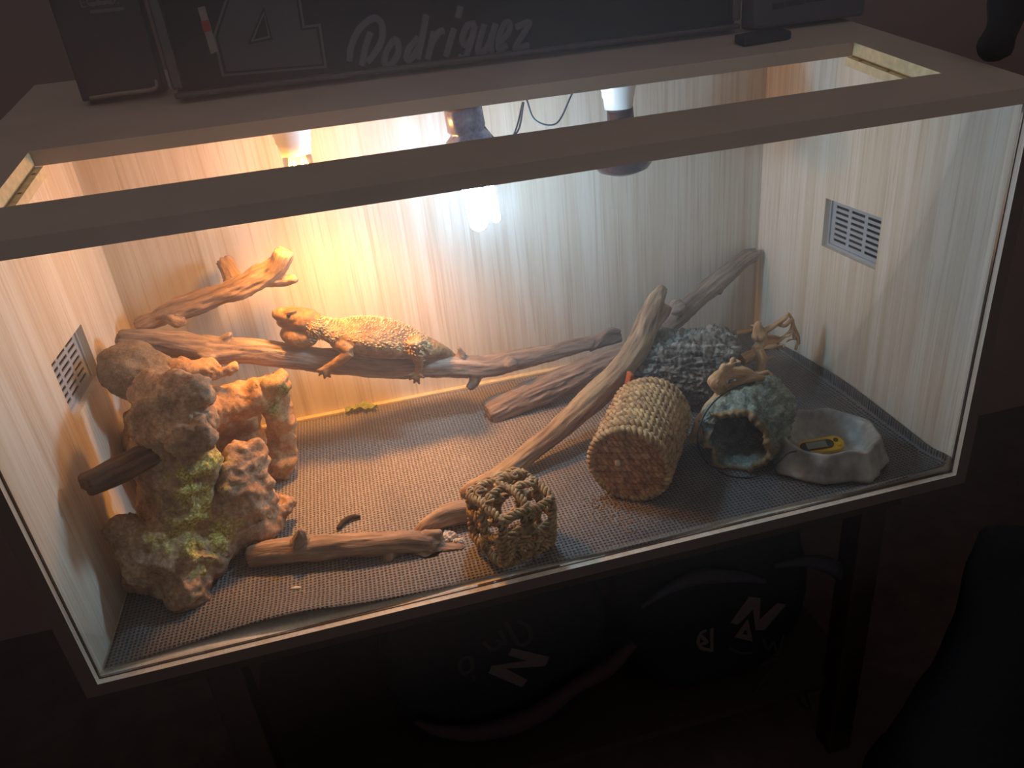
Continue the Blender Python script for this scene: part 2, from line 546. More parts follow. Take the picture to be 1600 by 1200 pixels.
cx, cy = 0.581, 0.298
cz = lid_z(cy) - TH - .005
lamp = empty('fluorescent_lamp', (cx, cy, cz), 'glowing blue-white compact fluorescent lamp in a foil-wrapped holder', 'lamp')
ta = Vector((.10, 0, -1)).normalized()
def along(h): return tuple(Vector((cx, cy, cz)) + ta * h)
prof = [(.024, .0005), (.026, .004), (.026, .030), (.023, .034), (.025, .037), (.031, .042), (.032, .062), (.027, .074), (.022, .080)]
V, F = lathe(prof, (cx, cy, cz), ta, 40)
V = np.array(V); V += (fbm(V, 160, 3, 4) * .0022)[:, None] * np.array([1, 1, .4])
MB().add((V, F)).build('holder', MAT['socket_foil'], lamp, True)
MB().add(lathe([(.022, .080), (.024, .083), (.024, .094), (.020, .100)], (cx, cy, cz), ta, 28)).build('ballast', MAT['white_ceramic'], lamp, True)
for k, (ox, oy) in enumerate(((-.013, -.007), (-.011, .010), (.014, .002))):
    pts = []
    e1 = Vector((math.cos(k * 2.1 + .3), math.sin(k * 2.1 + .3), 0)) * .0075
    base = Vector((ox, oy, 0))
    top, bot = .100, .162 + (.004 if k == 0 else -.002)
    for h, s in ((top, -1), (bot - .012, -1), (bot - .002, -.55), (bot - .002, .55), (bot - .012, 1), (top, 1)):
        q = Vector(along(h)) + base + e1 * s
        pts.append((*q, .0068))
    MB().add(tube(pts, 12, 40)).build('glowing_tube', MAT['cfl'], lamp, True)
MB().add(tube([(cx + .02, cy, cz - .02, .0014), (cx + .045, cy + .005, cz - .052, .0014), (cx + .075, cy + .01, cz - .046, .0014), (cx + .088, cy + .01, cz - .008, .0014)], 6, 30)).build('lead', MAT['grey_cable'], lamp, True)
MB().add(tube([(cx + .026, cy, cz - .082, .0014), (cx + .05, cy + .01, cz - .07, .0014), (cx + .072, cy + .01, cz - .045, .0014), (cx + .088, cy + .015, cz - .008, .0014)], 6, 30)).build('lead', MAT['grey_cable'], lamp, True)
MB().add(tube([(cx + .09, cy, cz - .004, .0013), (cx + .10, cy, cz - .032, .0013), (cx + .13, cy, cz - .040, .0013), (cx + .155, cy, cz - .004, .0013)], 6, 30)).build('lead', MAT['grey_cable'], lamp, True)

rx_, ry_ = 0.841, 0.400
rz_ = lid_z(ry_) - TH
lamp = empty('heat_lamp', (rx_, ry_, rz_), 'unlit dark red heat bulb in a white ceramic holder, nearest the grey vent wall', 'lamp')
socket(lamp, rx_, ry_, MAT['white_ceramic'], r=.027, length=.064)
MB().add(lathe([(.020, .064), (.021, .085), (.026, .100), (.040, .125), (.047, .145), (.047, .152), (.040, .162), (.022, .169), (.004, .171)], (rx_, ry_, rz_), (.03, 0, -1), 36)).build('bulb', MAT['red_glass'], lamp, True)

# ------------------------------------------------------------------ floor mat
def mat_material():
    t = NT('dusty_black_mat')
    v = t.coords()
    vor = t.n('ShaderNodeTexVoronoi'); vor.voronoi_dimensions = '2D'; vor.inputs['Scale'].default_value = 175; vor.inputs['Randomness'].default_value = 0.12
    t.l(v, vor.inputs['Vector'])
    dimple = t.ramp(vor.outputs['Distance'], [(0.16, (1, 1, 1, 1)), (0.42, (0, 0, 0, 1))])
    big = t.noise(v, 7, 5, 0.6); small = t.noise(v, 500, 2, 0.6)
    # sand and dust trodden about the middle of the mat
    sep = t.n('ShaderNodeSeparateXYZ'); t.l(v, sep.inputs[0])
    def gauss(cx, cy, sx, sy):
        a = t.n('ShaderNodeMath', operation='SUBTRACT'); t.l(sep.outputs[0], a.inputs[0]); a.inputs[1].default_value = cx
        b = t.n('ShaderNodeMath', operation='SUBTRACT'); t.l(sep.outputs[1], b.inputs[0]); b.inputs[1].default_value = cy
        a2 = t.n('ShaderNodeMath', operation='DIVIDE'); t.l(a.outputs[0], a2.inputs[0]); a2.inputs[1].default_value = sx
        b2 = t.n('ShaderNodeMath', operation='DIVIDE'); t.l(b.outputs[0], b2.inputs[0]); b2.inputs[1].default_value = sy
        a3 = t.n('ShaderNodeMath', operation='POWER'); t.l(a2.outputs[0], a3.inputs[0]); a3.inputs[1].default_value = 2
        b3 = t.n('ShaderNodeMath', operation='POWER'); t.l(b2.outputs[0], b3.inputs[0]); b3.inputs[1].default_value = 2
        s = t.n('ShaderNodeMath', operation='ADD'); t.l(a3.outputs[0], s.inputs[0]); t.l(b3.outputs[0], s.inputs[1])
        m = t.n('ShaderNodeMath', operation='MULTIPLY'); t.l(s.outputs[0], m.inputs[0]); m.inputs[1].default_value = -1
        e = t.n('ShaderNodeMath', operation='EXPONENT'); t.l(m.outputs[0], e.inputs[0])
        return e.outputs[0]
    g = gauss(0.46, 0.36, 0.30, 0.26)
    dm = t.n('ShaderNodeMath', operation='MULTIPLY_ADD'); t.l(big, dm.inputs[0]); dm.inputs[1].default_value = 0.9; dm.inputs[2].default_value = -0.42
    ds = t.n('ShaderNodeMath', operation='MULTIPLY_ADD'); t.l(g, ds.inputs[0]); ds.inputs[1].default_value = 0.62; t.l(dm.outputs[0], ds.inputs[2])
    ds2 = t.n('ShaderNodeMath', operation='MULTIPLY_ADD'); t.l(small, ds2.inputs[0]); ds2.inputs[1].default_value = 0.5; t.l(ds.outputs[0], ds2.inputs[2])
    dust = t.ramp(ds2.outputs[0], [(0.28, (0, 0, 0, 1)), (1.0, (.85, .85, .85, 1))])
    base = t.mix(dimple, '#7a7876', '#2a2a2a')
    speck = t.ramp(t.noise(v, 330, 2, .75), [(.38, (.62, .62, .62, 1)), (.64, (1.15, 1.15, 1.15, 1))])
    c = t.mix(dust, base, t.mix(1.0, t.mix(dimple, '#c0b5a8', '#6b6157'), speck, 'MULTIPLY'))
    h = t.n('ShaderNodeMath', operation='MULTIPLY_ADD'); t.l(dimple, h.inputs[0]); h.inputs[1].default_value = -1.0; t.l(small, h.inputs[2])
    t.bump(h.outputs[0], 0.8, 0.002)
    rr = t.ramp(dust, [(0.1, (.42, .42, .42, 1)), (0.7, (.8, .8, .8, 1))]); t.l(rr, t.b.inputs['Roughness'])
    m = t.done(c, 0.5, 0.45)
    return m
MAT['mat'] = mat_material()
NX, NY = 150, 80
Vm = []
for j in range(NY + 1):
    for i in range(NX + 1):
        u, v = i / NX, j / NY
        yf = 0.016 + 0.012 * math.exp(-((u - .17) / .12) ** 2) + 0.004 * math.sin(u * 19)
        y = yf + v * (0.571 - yf)
        x = 0.004 + u * 1.215
        z = 0.0012 + 0.0012 * noise.noise(Vector((x * 9, y * 9, 0))) + .001
        if x > 1.165:                                   # runs up against the side wall
            s = x - 1.165
            climb = .5 + .5 * math.sin(max(0, min(1, (y - .03) / .45)) * math.pi)
            ang = min(1.0, s / .03)
            x = 1.165 + .030 * math.sin(ang * math.pi / 2) * (1 if s < .03 else 1)
            z += (.32 * s * ang + max(0, s - .03) * .45) * climb
            x = min(x, 1.1955)
        z += .010 * math.exp(-((1 - u) / .10) ** 2) * math.exp(-(v / .05) ** 2)      # lifted front corner
        z += .012 * math.exp(-((u - .20) / .10) ** 2) * math.exp(-(v / .06) ** 2)    # lifted front edge
        Vm.append((x, y, z))
Fm = [(j * (NX + 1) + i, j * (NX + 1) + i + 1, (j + 1) * (NX + 1) + i + 1, (j + 1) * (NX + 1) + i) for j in range(NY) for i in range(NX)]
mo = link_mesh('floor_mat', mesh_of(Vm, Fm, True), MAT['mat'])
tag(mo, 'black dimpled rubber mat dusted with sand covering the vivarium floor', 'mat')
so = mo.modifiers.new('thick', 'SOLIDIFY'); so.thickness = .0016; so.offset = 1

# ------------------------------------------------------------------ resin stump on the left
def moss_attr(me, V, N, centres, seed=3):
    w = np.zeros(len(V))
    for c, r in centres:
        d = np.linalg.norm(V - np.array(c), axis=1)
        w = np.maximum(w, np.clip(1.25 - d / r, 0, 1))
    w = np.clip(w * 1.6 + fbm(V, 55, 3, seed) * 0.9 - 0.55, 0, 1)
    a = me.attributes.new('moss', 'FLOAT', 'POINT'); a.data.foreach_set('value', w.astype(np.float32))
    return w

MAT['stump'] = rocky('mossy_resin', [(0.30, '#4a392d'), (0.48, '#7d654f'), (0.62, '#a58c71'), (0.75, '#c2ae92')], 20, 0.8, ('#66602e', '#a0924a', '#d8cb8a'), gain=1.6)
MAT['rock_tan'] = rocky('tan_resin_rock', [(0.30, '#5b4330'), (0.46, '#9c7a58'), (0.62, '#c29b70'), (0.75, '#d9b98c')], 26, 0.8, ('#4a4c22', '#7d7a3a', '#a8a060'), gain=1.1)

def solid(name, shapes, mat, voxel=.0035, disp=((20, .010, 3), (90, .0035, 3)), seed=1, moss=(), parent=None, smooth=2):
    V, F, N = fuse(shapes, voxel, smooth)
    d = np.zeros(len(V))
    for k, (sc, am, oc) in enumerate(disp): d += fbm(V, sc, oc, seed + k) * am
    V = V + N * d[:, None]
    V = inside(V)
    me = mesh_of(V, F, True, name)
    if moss is not None:
        w = moss_attr(me, V, N, moss)
        if w.max() > 0:      # moss is thick and crumbly
            V = V + N * (w * (.0015 + np.abs(fbm(V, 330, 2, 9)) * .004))[:, None]
            me.vertices.foreach_set('co', V.astype(np.float32).ravel()); me.update()
    return link_mesh(name, me, mat, parent)

def T(rows, segs=14, n=24): return tube([(*p, r) for p, r in rows], segs, n)

st = solid('resin_stump', [
    T([((0.0797, 0.1650, 0.0025), .046), ((0.0880, 0.1850, 0.0597), .044), ((0.1063, 0.1950, 0.1255), .043), ((0.1192, 0.2050, 0.1901), .049), ((0.1249, 0.2150, 0.2439), .052), ((0.1403, 0.2200, 0.2654), .040)]),
    T([((0.1203, 0.2150, 0.2449), .044), ((0.1563, 0.2000, 0.2689), .030), ((0.1821, 0.1950, 0.2686), .017)]),
    T([((0.1321, 0.1700, 0.2176), .030), ((0.1604, 0.1600, 0.2361), .024), ((0.1560, 0.1600, 0.2177), .020)]),
    T([((0.0942, 0.2300, 0.2677), .022), ((0.0850, 0.2250, 0.2073), .028), ((0.0769, 0.2200, 0.1492), .026), ((0.0515, 0.2200, 0.0552), .030)]),
    T([((0.0884, 0.1700, 0.0598), .040), ((0.0606, 0.1500, 0.0834), .034), ((0.0420, 0.1500, 0.1082), .026), ((0.0548, 0.1500, 0.1260), .019)]),
    T([((0.0971, 0.1500, 0.0504), .038), ((0.0628, 0.1300, 0.0655), .034), ((0.0367, 0.1300, 0.0864), .022)]),
    T([((0.1050, 0.1500, 0.0480), .040), ((0.0940, 0.1200, 0.0251), .030), ((0.1119, 0.1100, 0.0395), .022)]),
    T([((0.1012, 0.1800, 0.0483), .040), ((0.1511, 0.1900, 0.0402), .026), ((0.1985, 0.2150, 0.0353), .020), ((0.2278, 0.2400, 0.0393), .015), ((0.2246, 0.2600, 0.0528), .009)]),
    T([((0.1301, 0.2150, 0.0717), .045), ((0.1714, 0.2250, 0.0881), .046), ((0.1877, 0.2350, 0.1337), .038), ((0.1864, 0.2400, 0.1584), .022)]),
    T([((0.1941, 0.2250, 0.0763), .030), ((0.2165, 0.2350, 0.0752), .016)]),
    ball((0.0801, 0.1794, 0.0200), (.075, .055, .025)), ball((0.1476, 0.2809, 0.0200), (.07, .05, .022)),
], MAT['stump'], .0034, ((16, .016, 3), (55, .006, 3), (150, .0014, 2)), 5,
    [((0.1475, 0.1650, 0.1715), .045), ((0.1352, 0.1550, 0.1344), .050), ((0.1324, 0.1500, 0.1012), .050), ((0.1249, 0.1300, 0.0803), .045), ((0.1486, 0.1600, 0.0705), .035), ((0.1589, 0.1900, 0.1686), .03), ((0.0987, 0.1300, 0.1041), .035)])
tag(st, 'tall lumpy brown resin tree stump with yellow-green moss by the side wall', 'ornament')

# ------------------------------------------------------------------ rock hide behind the stump
rh = solid('rock_hide', [
    T([((0.2391, 0.3750, 0.1943), .022), ((0.2352, 0.3850, 0.1412), .024), ((0.2238, 0.3900, 0.0801), .023), ((0.2090, 0.3900, 0.0393), .024), ((0.1950, 0.3803, 0.0100), .026)]),
    T([((0.2172, 0.3750, 0.0451), .020), ((0.2138, 0.3750, 0.0216), .016)]),
    T([((0.1174, 0.3400, 0.1798), .040), ((0.1554, 0.3600, 0.1698), .034), ((0.2028, 0.3750, 0.1677), .028), ((0.2347, 0.3800, 0.1768), .020)]),
    T([((0.1086, 0.3300, 0.2414), .022), ((0.1522, 0.3400, 0.2381), .018), ((0.1937, 0.3600, 0.2244), .012)]),
    T([((0.0706, 0.3500, 0.1852), .050), ((0.0591, 0.3600, 0.1129), .055), ((0.0533, 0.3989, 0.0150), .055)]),
    T([((0.1102, 0.4700, 0.1004), .040), ((0.1845, 0.4700, 0.0961), .036)]), T([((0.1100, 0.4800, 0.0427), .040), ((0.1776, 0.4700, 0.0455), .036)]),
    T([((0.1758, 0.4200, 0.0488), .022), ((0.1602, 0.4497, 0.0150), .03)]),
    ball((0.0896, 0.4400, 0.0120), (.10, .07, .016)),
], MAT['rock_tan'], .0036, ((18, .012, 3), (60, .005, 3), (150, .0014, 2)), 8, [((0.2492, 0.3600, 0.1719), .03), ((0.2306, 0.3600, 0.1435), .022), ((0.2187, 0.3500, 0.2060), .02)])
tag(rh, 'tan craggy resin rock hide with a dark hollow behind the stump', 'hide')
bo = solid('boulder', [ball((0.0681, 0.3350, 0.2531), (.060, .045, .036), 24, 16, Matrix.Rotation(.35, 3, 'Y')), ball((0.0539, 0.3400, 0.2737), (.040, .04, .030))],
    rocky('speckled_stone', [(0.32, '#4a3f33'), (0.5, '#7a6a56'), (0.64, '#978670'), (0.76, '#b5a78f')], 40, 0.7, gain=1.28), .003, ((25, .005, 3), (120, .0022, 3)), 12, None)
tag(bo, 'rounded speckled stone under the cut end of the long log', 'stone')

# ------------------------------------------------------------------ branches
wood('perch_log', [
    [((0.0336, 0.4000, 0.2877), .0185), ((0.0787, 0.4050, 0.2743), .020), ((0.1378, 0.4100, 0.2504), .0215), ((0.1550, 0.4120, 0.2427), .0235), ((0.2187, 0.4200, 0.2228), .0215), ((0.3129, 0.4300, 0.1838), .0220), ((0.4146, 0.4400, 0.1471), .0215), ((0.5250, 0.4500, 0.1206), .0205), ((0.5887, 0.4600, 0.0988), .0215), ((0.6357, 0.4680, 0.0944), .0200), ((0.6960, 0.4800, 0.0897), .0165), ((0.7837, 0.5000, 0.0845), .0150), ((0.8727, 0.5200, 0.0801), .0125)],
    [((0.5645, 0.4550, 0.1036), .014), ((0.5693, 0.4500, 0.0828), .012), ((0.5559, 0.4450, 0.0685), .0065)],
    [((0.1803, 0.4100, 0.2562), .010), ((0.1926, 0.4100, 0.2659), .0045)], [((0.5521, 0.4500, 0.1326), .008), ((0.5475, 0.4500, 0.1499), .0045)],
    [((0.8092, 0.5000, 0.0793), .010), ((0.8460, 0.5100, 0.0962), .007), ((0.8694, 0.5100, 0.0943), .004)],
], MAT['wood_log'], 'long brown driftwood log spanning the tank under the lizard', rough=.0035, ridge=.0022, seed=2, lumps=[((0.6371, 0.4520, 0.0987), .013), ((0.1484, 0.3950, 0.2403), .016)])

wood('forked_branch', [
    [((0.0362, 0.5000, 0.2733), .010), ((0.0881, 0.5000, 0.2859), .016), ((0.1393, 0.5000, 0.2954), .0195), ((0.1828, 0.4950, 0.3037), .018), ((0.2391, 0.4850, 0.3213), .0205), ((0.2769, 0.4750, 0.3408), .0175), ((0.2936, 0.4700, 0.3640), .0165)],
    [((0.2591, 0.4800, 0.3183), .014), ((0.2867, 0.4750, 0.3127), .010), ((0.3030, 0.4700, 0.3158), .0085)],
    [((0.2068, 0.5000, 0.3111), .015), ((0.1968, 0.5250, 0.3283), .015), ((0.1884, 0.5450, 0.3427), .0135)],
    [((0.0954, 0.4900, 0.2781), .012), ((0.1096, 0.4800, 0.2701), .006)],
], MAT['wood_warm'], 'forked rough tan branch under the basking bulb, above the log', rough=.005, ridge=.003, seed=6)

wood('corner_branch', [
    [((0.8876, 0.4450, 0.0853), .0215), ((0.9561, 0.4750, 0.1072), .0215), ((1.0228, 0.5050, 0.1298), .0210), ((1.0982, 0.5350, 0.1552), .0195), ((1.1536, 0.5550, 0.1766), .0170), ((1.1811, 0.5620, 0.1819), .0140)],
    [((1.0774, 0.5200, 0.1345), .012), ((1.1120, 0.5300, 0.1557), .004)],
], MAT['wood_grey'], 'straight grey branch leaning up into the far back corner', rough=.003, ridge=.002, seed=8, lumps=[((0.9708, 0.4700, 0.1364), .016)])

wood('bark_slab', [
    [((0.5845, 0.4350, 0.0151), .0215), ((0.6303, 0.4400, 0.0238), .024), ((0.7081, 0.4500, 0.0367), .026), ((0.8004, 0.4600, 0.0514), .026), ((0.8883, 0.4700, 0.0652), .023)],
], MAT['wood_log'], 'thick flat bark slab lying between the long log and diagonal branch', rough=.004, ridge=.004, seed=11)

wood('diagonal_branch', [
    [((0.4935, 0.2130, 0.0111), .0070), ((0.5180, 0.2180, 0.0111), .0145), ((0.5630, 0.2300, 0.0174), .0175), ((0.6436, 0.2650, 0.0388), .0185), ((0.7229, 0.3000, 0.0664), .0215), ((0.7937, 0.3350, 0.0915), .0225), ((0.8451, 0.3650, 0.1229), .0225), ((0.8788, 0.3900, 0.1614), .0200), ((0.9069, 0.4100, 0.1949), .0135), ((0.9198, 0.4200, 0.2048), .0085)],
    [((0.8740, 0.3850, 0.1459), .016), ((0.9145, 0.4000, 0.1654), .011), ((0.9218, 0.4000, 0.1762), .006)],
    [((0.5129, 0.2250, 0.0003), .008), ((0.5212, 0.2100, -0.0090), .006)],
], MAT['wood_patchy'], 'long patchy-barked branch rising diagonally from the woven ball, forked at its tip', rough=.003, ridge=.002, seed=14)

wood('front_branch', [
    [((0.1759, 0.1650, 0.0174), .0165), ((0.2116, 0.1550, 0.0219), .0185), ((0.2749, 0.1400, 0.0223), .0180), ((0.3376, 0.1250, 0.0216), .0170), ((0.3997, 0.1150, 0.0149), .0165), ((0.4277, 0.1100, 0.0084), .0150)],
    [((0.2489, 0.1450, 0.0352), .013), ((0.2544, 0.1420, 0.0519), .009), ((0.2540, 0.1420, 0.0621), .004)],
    [((0.3733, 0.1140, 0.0118), .011), ((0.3690, 0.1060, 0.0019), .009), ((0.3619, 0.1010, -0.0000), .006)],
    [((0.4112, 0.1080, 0.0054), .011), ((0.4201, 0.0940, -0.0023), .008), ((0.4357, 0.0900, -0.0049), .004)],
    [((0.4249, 0.1100, 0.0022), .013), ((0.4491, 0.1000, -0.0005), .010), ((0.4721, 0.0920, 0.0003), .006)],
    [((0.4223, 0.1150, 0.0177), .011), ((0.4461, 0.1120, 0.0178), .009)],
], MAT['wood_warm'], 'short tan branch lying at the front, split at its end near the woven ball', rough=.003, ridge=.0016, seed=17)

wood('curved_branch', [
    [((0.4104, 0.1400, 0.0044), .006), ((0.4297, 0.1450, 0.0141), .0125), ((0.4620, 0.1500, 0.0203), .0165), ((0.4958, 0.1500, 0.0193), .018), ((0.5327, 0.1450, 0.0092), .015)],
], MAT['wood_warm'], 'small curved tan branch tucked behind the woven ball', rough=.003, ridge=.0016, seed=19)

wood('dark_stick', [
    [((0.0288, 0.1150, 0.2097), .0155), ((0.0547, 0.1350, 0.2083), .0165), ((0.0870, 0.1650, 0.2059), .0165), ((0.1113, 0.1900, 0.2009), .015)],
], MAT['wood_dark'], 'dark straight stick jutting out of the stump toward the side vent', rough=.003, ridge=.002, seed=21)

# ------------------------------------------------------------------ cork log, roots
ax0, ax1 = np.array((0.850, 0.410, 0.068)), np.array((1.018, 0.335, 0.066))
def rough_log(name, p0, p1, r, mat, seed, label, cat):
    n, segs = 110, 170
    Tn = (p1 - p0) / np.linalg.norm(p1 - p0); L = np.linalg.norm(p1 - p0)
    Nn = np.array([0, 0, 1.0]) - Tn * Tn[2]; Nn /= np.linalg.norm(Nn); Bn = np.cross(Tn, Nn)
    rows, TC = [], []
    prof = [(r * .35, .004, 1), (r * .72, 0, 1)] + [(r, i / n * L, 0) for i in range(n + 1)] + [(r * .72, L, 1), (r * .35, L - .004, 1), (r * .3, L - .05, 1)]
    for (rr, h, capf) in prof:
        for j in range(segs):
            a = 2 * math.pi * j / segs
            q = Vector((math.cos(a) * 2.2, math.sin(a) * 2.2, h * 16))
            k = noise.fractal(q + Vector((seed, 0, 0)), 1, 2, 3) * .13
            plate = noise.fractal(Vector((math.cos(a) * 9, math.sin(a) * 9, h * 46 + seed)), 1, 2, 4)
            rid = (.6 - abs(plate) * 2.4) * .17 + noise.fractal(Vector((math.cos(a) * 26, math.sin(a) * 26, h * 190)), 1, 2, 2) * .06
            e = 1 - .10 * abs(2 * h / L - 1) ** 6
            R = rr * (1 + (k + rid) * (0.3 if capf else 1)) * e
            hh = h + (noise.noise(Vector((math.cos(a) * 3, math.sin(a) * 3, seed + (h > L / 2) * 5))) * .012 if capf or h in (0, L) else 0)
            rows.append(p0 + Tn * hh + Nn * R * math.cos(a) * .92 + Bn * R * math.sin(a) * 1.06)
            TC.append((rr * math.cos(a), rr * math.sin(a), h))
    m = len(prof)
    F = [(i * segs + j, i * segs + (j + 1) % segs, (i + 1) * segs + (j + 1) % segs, (i + 1) * segs + j) for i in range(m - 1) for j in range(segs)]
    F.append(tuple(range(segs))); F.append(tuple((m - 1) * segs + j for j in range(segs)))
    V = np.array(rows); V[:, 2] = np.maximum(V[:, 2], .0045)
    me = mesh_of(V, F, True, name); set_tc(me, TC)
    return tag(link_mesh(name, me, mat), label, cat)
rough_log('cork_log', ax0, ax1, .067, MAT['cork'], 3.0, 'large dark grey cork bark log with deeply furrowed sides', 'log')

def gnarl(limbs, seed, n=7):
    """short crooked twigs springing from the limbs"""
    r = np.random.default_rng(seed); out = list(limbs)
    for _ in range(n):
        l = limbs[r.integers(len(limbs))]; k = r.integers(1, len(l))
        p, rad = np.array(l[k][0]), l[k][1]
        d = np.array([r.normal(), r.normal() * .5, r.normal() * .7]); d /= np.linalg.norm(d)
        q = p + d * r.uniform(.008, .014); d2 = d + r.normal(size=3) * .9
        s = q + d2 / np.linalg.norm(d2) * r.uniform(.006, .012)
        out.append([(tuple(p), rad * .6), (tuple(q), max(.0022, rad * .38)), (tuple(s), .0018)])
    return out
def knots(limbs, seed):
    r = np.random.default_rng(seed)
    return [(tuple(np.array(p) + r.normal(size=3) * rad * .35), rad * r.uniform(.9, 1.2)) for l in limbs for p, rad in l[1:-1] if r.random() < .6]
ROOT_A = [
    [((0.8820, 0.2050, 0.0162), .0125), ((0.8938, 0.2050, 0.0450), .0150), ((0.9111, 0.2050, 0.0721), .0140), ((0.9255, 0.2000, 0.0984), .0120), ((0.9086, 0.1900, 0.1287), .0125), ((0.9169, 0.1900, 0.1392), .0100), ((0.9425, 0.1950, 0.1337), .0090), ((0.9631, 0.2000, 0.1258), .0095), ((0.9812, 0.2000, 0.1173), .0062), ((1.0020, 0.2050, 0.1163), .0046), ((1.0159, 0.2050, 0.1099), .0028)],
    [((0.9169, 0.1900, 0.1404), .0070), ((0.9198, 0.1900, 0.1497), .0045), ((0.9337, 0.1900, 0.1523), .0036), ((0.9366, 0.1900, 0.1617), .0026)],
    [((0.9181, 0.1900, 0.1028), .0080), ((0.9373, 0.1900, 0.1157), .0062), ((0.9536, 0.1900, 0.1167), .0058), ((0.9666, 0.1900, 0.1207), .0066), ((0.9890, 0.1900, 0.1158), .0045), ((1.0096, 0.1900, 0.1056), .0038)],
    [((0.9812, 0.2000, 0.1173), .0044), ((0.9953, 0.1950, 0.1132), .0036), ((1.0117, 0.1950, 0.1028), .0030)],
]
wood('twisted_root', gnarl(ROOT_A, 4, 5), MAT['root'], 'pale twisted root lying over the mossy hollow log', 'root', voxel=.0014, rough=.0038, ridge=.0009, seed=23, lumps=knots(ROOT_A[:2], 2))
ROOT_B = [
    [((1.0291, 0.3300, 0.0777), .0120), ((1.0564, 0.3350, 0.0825), .0105), ((1.0711, 0.3400, 0.0938), .0105), ((1.0673, 0.3400, 0.1170), .0110), ((1.0640, 0.3400, 0.1325), .0070), ((1.0660, 0.3400, 0.1406), .0030)],
    [((1.0674, 0.3400, 0.1158), .0080), ((1.0819, 0.3400, 0.1216), .0050), ((1.1000, 0.3400, 0.1303), .0046), ((1.1180, 0.3400, 0.1391), .0042), ((1.1199, 0.3400, 0.1473), .0032), ((1.1282, 0.3400, 0.1372), .0032), ((1.1344, 0.3400, 0.1211), .0032), ((1.1451, 0.3400, 0.0990), .0028), ((1.1479, 0.3400, 0.0807), .0022)],
    [((1.1000, 0.3400, 0.1303), .0040), ((1.1135, 0.3350, 0.1260), .0032), ((1.1278, 0.3350, 0.1342), .0030), ((1.1268, 0.3350, 0.1159), .0032), ((1.1149, 0.3350, 0.1071), .0032)],
    [((1.0711, 0.3400, 0.0938), .0080), ((1.0828, 0.3350, 0.1010), .0056), ((1.1004, 0.3350, 0.0987), .0050), ((1.1151, 0.3350, 0.1046), .0036)],
    [((1.0712, 0.3400, 0.0925), .0060), ((1.0811, 0.3250, 0.0943), .0055), ((1.0948, 0.3250, 0.0940), .0050), ((1.1005, 0.3250, 0.0841), .0036)],
    [((1.0765, 0.3450, 0.0931), .0050), ((1.0935, 0.3450, 0.1023), .0040), ((1.1142, 0.3450, 0.0956), .0036)],
    [((1.1268, 0.3350, 0.1159), .0030), ((1.1411, 0.3350, 0.0943), .0026), ((1.1389, 0.3350, 0.0745), .0020)],
    [((1.0632, 0.3300, 0.0896), .0095), ((1.0632, 0.3200, 0.0763), .0092), ((1.0548, 0.3120, 0.0564), .0085)],
]
wood('knotted_root', gnarl(ROOT_B, 9, 8), MAT['root'], 'knotted pale root with thin twigs reaching toward the vent wall', 'root', voxel=.0014, rough=.0032, ridge=.0008, seed=25, lumps=knots(ROOT_B[:1], 3))

# ------------------------------------------------------------------ mossy hollow log
def hollow(name, path, wall, mat, seed, label, cat, lip=.012):
    """open-mouthed shell: path rows x, y, z, radius from mouth to closed back"""
    R = catmull(path, 40); P, r = R[:, :3], R[:, 3]
    Tn, Nn, Bn = frames(P)
    segs = 110
    def ring(i, k, rr):
        out = []
        for j in range(segs):
            a = 2 * math.pi * j / segs
            d = noise.fractal(Vector((math.cos(a) * 1.3 + seed, math.sin(a) * 1.3, i * .09)), 1, 2, 3) * .16
            d += noise.fractal(Vector((math.cos(a) * 8, math.sin(a) * 8, i * .8 + seed)), 1, 2, 3) * .12 * k
            rad = rr * (1 + d)
            pull = 0
            if i < 8:      # ragged mouth
                pull = (noise.noise(Vector((math.cos(a) * 2.1, math.sin(a) * 2.1, seed))) * lip * 1.6 + noise.noise(Vector((math.cos(a) * 7, math.sin(a) * 7, seed))) * lip * .6) * (1 - i / 8)
                pull += lip * 2.6 * math.exp(-((((a - 4.9 + math.pi) % (2 * math.pi)) - math.pi) / .5) ** 2) * (1 - i / 8)
            out.append(P[i] + Tn[i] * pull + rad * (math.cos(a) * Nn[i] + math.sin(a) * Bn[i]))
        return out
    rings = [ring(i, 1, r[i]) for i in range(len(P) - 1, -1, -1)]
    rings += [ring(i, .4, max(.004, r[i] - wall)) for i in range(0, len(P) - 3)]
    V = np.array([q for g in rings for q in g]); m = len(rings)
    F = [(i * segs + j, i * segs + (j + 1) % segs, (i + 1) * segs + (j + 1) % segs, (i + 1) * segs + j) for i in range(m - 1) for j in range(segs)]
    F.append(tuple(range(segs))); F.append(tuple((m - 1) * segs + j for j in range(segs)))
    V[:, 2] = np.maximum(V[:, 2], .0045)
    me = mesh_of(V, F, True, name)
    me.materials.append(mat); me.materials.append(MAT['log_rim'])
    k0 = len(P) - 1
    for q in me.polygons:
        if k0 - 1 <= q.index // segs <= k0 + 1: q.material_index = 1
    Nv = np.zeros((len(V), 3)); me.vertices.foreach_get('normal', Nv.ravel())
    w = np.clip(fbm(V, 45, 3, seed) * 1.6 + .05, 0, 1) * (V[:, 2] > .05)
    at = me.attributes.new('moss', 'FLOAT', 'POINT'); at.data.foreach_set('value', w.astype(np.float32))
    return tag(link_mesh(name, me, mat), label, cat)
MAT['green_log'] = rocky('dark_green_resin', [(0.30, '#2b302b'), (0.47, '#59625a'), (0.60, '#8b9487'), (0.74, '#b9b8a2')], 30, 0.9, ('#46544b', '#76867a', '#a5aa88'), 0.65, 0.4, gain=1.45)
MAT['log_rim'] = plain('brown_log_rim', '#8f7a58', .75, .25, .35, 150)
